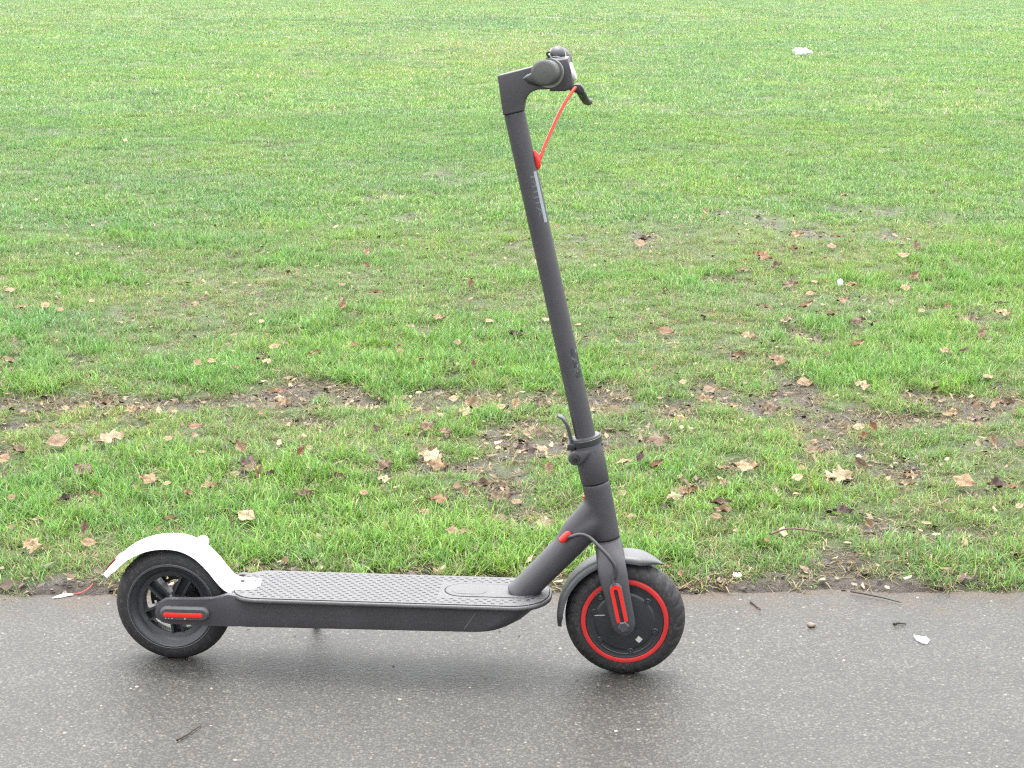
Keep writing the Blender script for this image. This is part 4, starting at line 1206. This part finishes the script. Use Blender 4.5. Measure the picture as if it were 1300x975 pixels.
wsec = [(-0.0330, -0.0125), (-0.0330, -0.0050), (-0.0310, -0.0018), (-0.024, 0.0002), (-0.012, 0.0010), (0, 0.0012), (0.012, 0.0010), (0.024, 0.0002), (0.0310, -0.0018), (0.0330, -0.0050), (0.0330, -0.0125)]
wg = guard(wp, wsec, M_white, 'mudguard.001', 'glossy white rear mudguard', taper=wtap)
bm = bmesh.new()                                       # folding hook on the white mudguard
prism(bm, [(0.0440, 0.2230), (0.0490, 0.2335), (0.0550, 0.2365), (0.0640, 0.2350), (0.0685, 0.2295), (0.0680, 0.2230), (0.0600, 0.2110)], -0.0090, 0.0090, 0.003, 3)
part(bm, 'folding_hook', M_white, wg)
bm = bmesh.new()                                       # tail light
tl = [Vector((-0.1200, 0, 0.1730)), Vector((-0.1110, 0, 0.1835)), Vector((-0.1010, 0, 0.1945))]
rings = []
for i, p in enumerate(tl):
    nr = Vector((-0.74, 0, 0.67))
    rings.append([p + nr * ((0.0050 if i == 1 else 0.0035) * u - 0.0015) + Vector((0, 0.0195 * v, 0)) for u, v in ((0, -1), (0.8, -0.95), (1, -0.7), (1, 0.7), (0.8, 0.95), (0, 1))])
loft(bm, rings)
part(bm, 'tail_light', M_lens, wg)
for c, r0 in (((0.1290, 0.002), 0.0042), ((0.1530, 0.004), 0.0019)):
    bm = bmesh.new()
    slab(bm, [(c[0] + r0 * math.cos(2 * math.pi * k / 16), c[1] + r0 * math.sin(2 * math.pi * k / 16)) for k in range(16)], 0.1505, 0.1545)
    part(bm, 'screw', M_black, wg)

# side stand, on the far side of the deck
bm = bmesh.new()
tube(bm, spline([(0.262, 0.052, 0.096), (0.256, 0.078, 0.078), (0.240, 0.130, 0.038), (0.226, 0.178, 0.0055)], 6), 0.0058, 14)
ks = part(bm, 'side_stand', M_stand)
bm = bmesh.new()
tube(bm, [(0.229, 0.174, 0.0105), (0.2235, 0.1825, 0.0008)], [0.0065, 0.0072], 14)
part(bm, 'foot', M_rubber, ks)
bm = bmesh.new()
prism(bm, [(0.245, 0.088), (0.285, 0.088), (0.285, 0.100), (0.245, 0.100)], 0.030, 0.064, 0.003)
part(bm, 'stand_bracket', M_stand, ks)

# ------------------------------------------------------------------ fallen leaves
def leaf_material():
    m, n, l, p = new_mat('dry_leaf')
    oi = n.new('ShaderNodeObjectInfo')
    tc = n.new('ShaderNodeTexCoord')
    a = noise_node(n, 6, 5, 0.7); l.new(tc.outputs['Object'], a.inputs['Vector'])
    r = ramp_node(n, [(0.28, (0.55, 0.50, 0.46)), (0.5, (0.95, 0.95, 0.95)), (0.75, (1.3, 1.28, 1.22))])
    l.new(a.outputs['Fac'], r.inputs['Fac'])
    mx = n.new('ShaderNodeMix'); mx.data_type = 'RGBA'; mx.blend_type = 'MULTIPLY'; mx.inputs['Factor'].default_value = 1
    l.new(oi.outputs['Color'], mx.inputs['A']); l.new(r.outputs['Color'], mx.inputs['B'])
    v = n.new('ShaderNodeAttribute'); v.attribute_name = 'rib'
    mx2 = n.new('ShaderNodeMix'); mx2.data_type = 'RGBA'; mx2.blend_type = 'MULTIPLY'
    l.new(v.outputs['Fac'], mx2.inputs['Factor'])
    l.new(mx.outputs['Result'], mx2.inputs['A']); mx2.inputs['B'].default_value = (0.62, 0.55, 0.48, 1)
    l.new(mx2.outputs['Result'], p.inputs['Base Color'])
    p.inputs['Roughness'].default_value = 0.55
    p.inputs['Specular IOR Level'].default_value = 0.35
    b = n.new('ShaderNodeBump'); b.inputs['Strength'].default_value = 0.5; b.inputs['Distance'].default_value = 0.02
    l.new(a.outputs['Fac'], b.inputs['Height']); l.new(b.outputs['Normal'], p.inputs['Normal'])
    return m
M_leaf = leaf_material()

def leaf_mesh(shape, seed):
    r = np.random.default_rng(seed)
    n = 18 if shape == 'l' else 11
    W = {'o': 0.30, 'l': 0.40, 'c': 0.30, 's': 0.13, 'u': 0.32}[shape] * r.uniform(0.85, 1.15)
    across = [-1, -0.55, 0, 0.55, 1]
    roll = {'o': 0.25, 'l': 0.35, 'c': 1.5, 's': 1.2, 'u': 0.7}[shape] * r.uniform(0.7, 1.3)
    arch = {'o': 0.25, 'l': 0.4, 'c': 1.2, 's': 0.3, 'u': 0.6}[shape] * r.uniform(0.6, 1.3)
    twist = r.uniform(-0.6, 0.6)
    ph = r.uniform(0, 6.28)
    V, rib = [], []
    for i in range(n):
        t = i / (n - 1)
        env = max(0.02, math.sin(math.pi * min(1, t * 0.97 + 0.015)) ** 0.75)
        for s in across:
            w = env
            if shape == 'l':
                tooth = 0.5 + 0.5 * math.cos(2 * math.pi * t * (3.1 if s > 0 else 2.5) + ph * (1 if s > 0 else 1.7))
                w = env * (0.74 + 0.24 * tooth + r.uniform(-0.16, 0.12) * (abs(s) == 1))
            elif abs(s) == 1:
                w = env * (1 + r.uniform(-0.06, 0.06))
            y = s * w * W
            a = roll * s * abs(s) ** 0.3 * w
            yy = (W * w) * math.sin(a) / roll if abs(roll) > 1e-3 and s else y
            z = (W * w) * (1 - math.cos(a)) / max(roll, 1e-3)
            x = t - 0.5
            z += arch * (x * x - 0.08) * 0.55 + (0.055 * math.sin(9 * t + 3 * s + ph) + 0.045 * math.sin(17 * t - 5 * s + 2 * ph)) * (1 if shape in 'lc' else 0.55) + r.uniform(-0.018, 0.018) + twist * x * y * 0.9
            V.append((x, yy, z)); rib.append(1.0 if s == 0 else 0.0)
    m = len(across)
    F = [(i * m + j, (i + 1) * m + j, (i + 1) * m + j + 1, i * m + j + 1) for i in range(n - 1) for j in range(m - 1)]
    k = len(V)                                          # stalk
    V += [(-0.5, -0.012, 0.0 + V[2][2]), (-0.5, 0.012, V[2][2]), (-0.72, 0.03, V[2][2] - 0.02)]; rib += [1, 1, 1]
    F.append((k, k + 1, k + 2))
    me = bpy.data.meshes.new('fallen_leaf')
    me.from_pydata(V, [], F)
    a = me.attributes.new('rib', 'FLOAT', 'POINT'); a.data.foreach_set('value', np.asarray(rib, np.float32))
    me.polygons.foreach_set('use_smooth', np.ones(len(me.polygons), bool))
    me.materials.append(M_leaf)
    return me
leaf_protos = {s: [leaf_mesh(s, 40 + 7 * k + ord(s)) for k in range(4)] for s in 'olcsu'}
LCOL = {'t': (0.180, 0.120, 0.065), 'p': (0.26, 0.205, 0.125), 'f': (0.225, 0.165, 0.088), 'b': (0.110, 0.074, 0.044), 'r': (0.150, 0.076, 0.036), 'd': (0.052, 0.030, 0.022)}
WCOL = {'t': 'tan', 'p': 'pale', 'f': 'buff', 'b': 'brown', 'r': 'rust', 'd': 'dark'}
WSHP = {'o': 'oval leaf', 'l': 'ragged leaf', 'c': 'curled leaf', 's': 'narrow leaf', 'u': 'upright leaf'}

def to_px(p):
    """where a point falls in the picture, only for wording the labels"""
    z = p[2] - CAM_H
    d = p[1] * math.cos(PITCH) - z * math.sin(PITCH)
    return 650 + FPX * p[0] / d, 487.5 - FPX * (p[1] * math.sin(PITCH) + z * math.cos(PITCH)) / d

leaf_rng = np.random.default_rng(21)
leaves = []
for lx, ly, size, kind in leaf_list:
    c, s = kind[0], kind[1]
    me = leaf_protos[s][leaf_rng.integers(4)]
    o = bpy.data.objects.new('fallen_leaf', me)
    col.objects.link(o)
    k = size * (1.12 if s != 'u' else 1.2)
    o.scale = (k, k * leaf_rng.uniform(0.95, 1.25), k)
    az = leaf_rng.uniform(-0.6, 0.6) + (math.pi if leaf_rng.uniform() < 0.5 else 0)
    tilt = leaf_rng.uniform(0.25, 0.65) if s != 'u' else leaf_rng.uniform(0.9, 1.2)
    b = float(bareness(lx, ly))
    # raised towards the viewer's side by the grass it lies on
    rot = Matrix.Rotation(tilt, 4, 'X') @ Matrix.Rotation(az if s != 'u' else leaf_rng.uniform(0.7, 2.4), 4, 'Z')
    o.rotation_euler = rot.to_euler()
    lift = 0.008 + 0.013 * (1 - b) + 0.20 * size * math.sin(tilt) + (0.012 if s == 'u' else 0)
    o.location = (lx, ly, float(ground_h(lx, ly)) + lift)
    v = leaf_rng.uniform(0.82, 1.18)
    o.color = (*(q * v for q in LCOL[c]), 1)
    u_, v_ = to_px((lx, ly, 0.02))
    leaves.append((o, u_, v_, size, c, s))

def band(v):
    if v < 300: return 'far up the lawn'
    if v < 440: return 'halfway up the lawn'
    if v < 482: return 'just above the muddy strip'
    if v < 540: return 'on the muddy strip'
    if v < 612: return 'just below the muddy strip'
    if v < 672: return 'in grass near the path'
    return 'beside the path edge'
def column(u):
    if u < 133: return 'at the left edge'
    if u < 330: return 'above the white mudguard'
    if u < 540: return 'above the deck'
    if u < 720: return 'left of the stem'
    if u < 868: return 'right of the stem'
    if u < 1085: return 'right of the front wheel'
    return 'at the right edge'
ORD = ['leftmost', 'second from left', 'third from left', 'fourth from left', 'fifth from left', 'sixth from left']
bins = {}
for q in leaves:
    o, u_, v_, size, c, s = q
    sz = 'small ' if size < 0.034 else ('large ' if size > 0.056 else '')
    bins.setdefault(f'{sz}{WCOL[c]} {WSHP[s]} {band(v_)} {column(u_)}', []).append(q)
for text, qs in bins.items():
    qs.sort(key=lambda q: q[1])
    for k, q in enumerate(qs):
        t = text if len(qs) == 1 else text + ', ' + ('rightmost' if k == len(qs) - 1 else ORD[k])
        tag(q[0], t, 'leaf', 'fallen leaves on the lawn')

# crumbled leaf bits and clods, far too many to count
V, F, C = [], [], []
bit_cols = [np.array(LCOL[k]) for k in 'tpffbrdtp']
def bit(x, y, s, colr, lumpy):
    z = float(ground_h(x, y)) + 0.003 + leaf_rng.uniform(0, 0.010) * (not lumpy)
    k = len(V)
    n = 5
    az = leaf_rng.uniform(0, 6.28)
    asp = 0.8 if lumpy else leaf_rng.uniform(0.25, 0.75)
    tl = leaf_rng.uniform(-0.7, 0.9)
    for j in range(n):
        a = 2 * math.pi * j / n
        r = s * leaf_rng.uniform(0.45, 1.35)
        ex_, ey_ = r * math.cos(a), r * asp * math.sin(a)
        dx, dy = ex_ * math.cos(az) - ey_ * math.sin(az), ex_ * math.sin(az) + ey_ * math.cos(az)
        V.append((x + dx, y + dy * math.cos(tl), z + dy * math.sin(tl) + leaf_rng.uniform(-0.1, 0.45) * s)); C.append((*colr, 1))
    V.append((x, y, z + (0.75 if lumpy else 0.15) * s)); C.append((*colr, 1))
    for j in range(n):
        F.append((k + j, k + (j + 1) % n, k + n))
tries = 0
made = 0
while made < 9000 and tries < 60000:
    tries += 1
    x = leaf_rng.uniform(-2.4, 2.4); y = 3.40 + 5.6 * leaf_rng.uniform() ** 1.15
    b = float(bareness(x, y))
    dens = 0.16 + 0.84 * b
    if y < float(lawn_edge(x)) + 0.05: dens = 0.75 if y > float(path_edge(x)) - 0.05 else 0.05
    if leaf_rng.uniform() > dens: continue
    made += 1
    if leaf_rng.uniform() < 0.45:
        bit(x, y, leaf_rng.uniform(0.003, 0.009), np.array((0.075, 0.058, 0.048)) * leaf_rng.uniform(0.4, 1.4), True)
    else:
        bit(x, y, leaf_rng.uniform(0.003, 0.015), bit_cols[leaf_rng.integers(9)] * leaf_rng.uniform(0.35, 0.9), False)
for lx, ly, size, kind in leaf_list:                    # torn pieces round the larger leaves
    if kind[1] not in 'lc' or size < 0.03: continue
    for _ in range(leaf_rng.integers(1, 5)):
        bit(lx + leaf_rng.normal(0, size * 0.7), ly + leaf_rng.normal(0, size * 0.8), leaf_rng.uniform(0.006, 0.014), np.array(LCOL['tbbrdf'[leaf_rng.integers(6)]]) * leaf_rng.uniform(0.6, 1.0), False)
def flat_attr_material():
    m, n, l, p = new_mat('leaf_crumbs')
    a = n.new('ShaderNodeAttribute'); a.attribute_name = 'col'
    l.new(a.outputs['Color'], p.inputs['Base Color']); p.inputs['Roughness'].default_value = 0.7
    return m
M_crumb = flat_attr_material()
crumbs = mesh_np('leaf_crumbs', V, F, M_crumb, attrs=[('col', 'FLOAT_COLOR', C)], smooth_shade=False)
tag(crumbs, 'crumbled leaf bits and soil clods on bare patches', 'leaf litter', kind='stuff')
# grit and blown bits on the asphalt
V, F, C = [], [], []
for k in range(420):
    x = leaf_rng.uniform(-1.6, 1.6); y = 2.3 + 1.12 * leaf_rng.uniform() ** 0.6
    if y > float(path_edge(x)) - 0.01: continue
    z = 0.0
    s = leaf_rng.uniform(0.0012, 0.0042)
    base = len(V)
    colr = [(0.20, 0.185, 0.16), (0.09, 0.08, 0.07), (0.17, 0.16, 0.135), (0.05, 0.035, 0.028)][leaf_rng.integers(4)]
    for j in range(5):
        a = 2 * math.pi * j / 5 + leaf_rng.uniform(-.3, .3)
        V.append((x + s * math.cos(a) * leaf_rng.uniform(.6, 1.3), y + s * math.sin(a) * leaf_rng.uniform(.6, 1.1), z)); C.append((*colr, 1))
    V.append((x, y, z + s * leaf_rng.uniform(.4, .8))); C.append((*colr, 1))
    for j in range(5):
        F.append((base + j, base + (j + 1) % 5, base + 5))
grit = mesh_np('path_grit', V, F, M_crumb, attrs=[('col', 'FLOAT_COLOR', C)], smooth_shade=False)
tag(grit, 'loose grit and crumbs scattered over the asphalt', 'grit', kind='stuff')

# ------------------------------------------------------------------ twigs, stone, scraps
M_twig = painted('twig_bark', (0.085, 0.052, 0.040), 0.7, 0.3, 0.35, dust=(0.2, 0.16, 0.13), dust_amt=0.2)
M_darktwig = painted('dark_twig_bark', (0.030, 0.022, 0.018), 0.7, 0.3, 0.35, dust_amt=0.05)
M_stone = painted('pale_brown_stone', (0.13, 0.10, 0.075), 0.7, 0.4, 0.3)
M_paper = painted('white_scrap', (0.72, 0.72, 0.69), 0.6, 0.4, 0.05, dust_amt=0.03)
M_bag = painted('white_plastic_bag', (0.78, 0.79, 0.78), 0.35, 0.5, 0.03, dust_amt=0.02)
def twig(name, pts, r, label, forks=(), mat=M_twig):
    bm = bmesh.new()
    p = spline(pts, 6)
    p = [q + Vector((leaf_rng.uniform(-1, 1), leaf_rng.uniform(-1, 1), 0)) * r * 0.35 for q in p]
    tube(bm, p, [r * (1 - 0.55 * k / len(p)) for k in range(len(p))], 8)
    for f in forks:
        q = spline(f, 4)
        tube(bm, q, [r * 0.65 * (1 - 0.6 * k / len(q)) for k in range(len(q))], 7)
    o = finish(bm, name, mat)
    return tag(o, label, 'twig')
twig('twig', [(0.338, 3.437, 0.006), (0.380, 3.462, 0.007), (0.425, 3.470, 0.008), (0.452, 3.492, 0.012), (0.480, 3.520, 0.020)], 0.0036,
     'forked brown twig on the path edge right of the front wheel', [[(0.395, 3.466, 0.007), (0.408, 3.490, 0.012), (0.417, 3.512, 0.018)], [(0.425, 3.470, 0.008), (0.455, 3.466, 0.006), (0.478, 3.463, 0.005)]])
twig('twig', [(-0.553, 2.712, 0.004), (-0.540, 2.735, 0.004), (-0.524, 2.772, 0.004)], 0.0021, 'short dark twig alone on the asphalt below the rear wheel', mat=M_darktwig)
twig('twig', [(0.690, 3.418, 0.007), (0.745, 3.385, 0.006), (0.780, 3.358, 0.005)], 0.0020, 'long thin brown twig lying off the grass edge at the right', mat=M_darktwig)
twig('twig', [(0.742, 3.243, 0.003), (0.752, 3.246, 0.004), (0.766, 3.245, 0.003)], 0.0030, 'tiny dark twig crumb on the asphalt near the white scrap', mat=M_darktwig)
twig('twig', [(0.560, 3.66, 0.050), (0.600, 3.672, 0.058), (0.650, 3.668, 0.055), (0.700, 3.662, 0.050)], 0.0026, 'thin bowed grey twig caught in grass right of the front wheel')
twig('twig', [(0.480, 3.370, 0.003), (0.487, 3.345, 0.003), (0.494, 3.325, 0.003)], 0.0022, 'thin dark stalk on the asphalt below the forked twig', mat=M_darktwig)

def lump(name, c, size, mat, label, cat, seed, flat=0.5, n=10, jag=0.25):
    r = np.random.default_rng(seed)
    bm = bmesh.new()
    bmesh.ops.create_icosphere(bm, subdivisions=2, radius=1)
    for v in bm.verts:
        q = v.co.copy()
        k = 1 + jag * (float(vnoise(q.x * 2.2 + 5 + seed, q.y * 2.2 + q.z * 1.7)) - 0.5) * 2
        v.co = Vector((q.x * size[0] * k, q.y * size[1] * k, q.z * size[2] * k))
    for v in bm.verts:
        v.co += Vector(c)
    o = finish(bm, name, mat, None, 50)
    return tag(o, label, cat)
lump('stone', (0.580, 3.236, 0.004), (0.0085, 0.007, 0.005), M_stone, 'small brown stone on the asphalt right of the front wheel', 'stone', 3)
def scrap(name, c, outline, h, label, cat):
    bm = bmesh.new()
    top = [bm.verts.new((c[0] + x, c[1] + y, c[2] + h * (0.6 + 0.4 * math.sin(3 * k)))) for k, (x, y) in enumerate(outline)]
    bot = [bm.verts.new((c[0] + x * 0.97, c[1] + y * 0.97, c[2])) for x, y in outline]
    bm.faces.new(top); bm.faces.new(bot[::-1])
    for k in range(len(top)):
        j = (k + 1) % len(top)
        bm.faces.new((bot[k], bot[j], top[j], top[k]))
    return tag(finish(bm, name, M_paper, None, 20), label, cat)
scrap('paper_scrap', (0.780, 3.166, 0.0005), [(-0.012, -0.001), (-0.004, -0.018), (0.004, -0.022), (0.012, -0.006), (0.010, 0.013), (0.001, 0.010), (-0.006, 0.014), (-0.013, 0.016)], 0.004, 'bright white chewed scrap on the asphalt at the right', 'scrap')
scrap('paper_scrap', (0.468, 3.497, 0.012), [(-0.009, -0.004), (-0.001, -0.013), (0.009, -0.008), (0.008, 0.008), (0.001, 0.014), (-0.007, 0.008)], 0.006, 'white petal sized scrap beside the forked twig', 'scrap')
s0 = scrap('candy_wrapper', (-0.913, 3.407, 0.001), [(-0.018, -0.016), (-0.004, -0.013), (0.010, -0.002), (0.020, 0.004), (0.016, 0.010), (0.002, 0.008), (-0.010, 0.000)], 0.003, 'twisted white and red wrapper scrap on soil left of the white mudguard', 'wrapper')
bm = bmesh.new()
tube(bm, spline([(-0.893, 3.412, 0.003), (-0.878, 3.416, 0.005), (-0.866, 3.434, 0.008), (-0.861, 3.452, 0.012)], 5), 0.0008, 8)
finish(bm, 'red_ribbon', M_red, s0)
lump('golf_ball_scrap', (1.290, 6.872, 0.034), (0.011, 0.010, 0.015), M_bag, 'small white crumpled tissue beside a round buff leaf', 'tissue', 9, jag=0.3).name = 'crumpled_tissue'
# plastic bag far up the lawn
bm = bmesh.new()
bmesh.ops.create_icosphere(bm, subdivisions=3, radius=1)
for v in bm.verts:
    q = v.co.copy()
    k = 1 + 0.55 * (float(fnoise(q.x * 3.4 + 3, q.y * 2.6 + q.z * 2.1, 5, 3)) - 0.5) * 2
    taper = 1 - 0.55 * max(0, q.x) ** 1.3
    v.co = Vector((q.x * 0.115 * k, q.y * 0.08 * k, (max(q.z, -0.5) * 0.062 * k * taper + 0.04)))
bag = finish(bm, 'plastic_bag', M_bag, None, 25)
bag.location = (3.917, 24.25, float(ground_h(3.917, 24.25)) + 0.012)
tag(bag, 'crumpled white plastic bag lying far up the lawn on the right', 'bag')
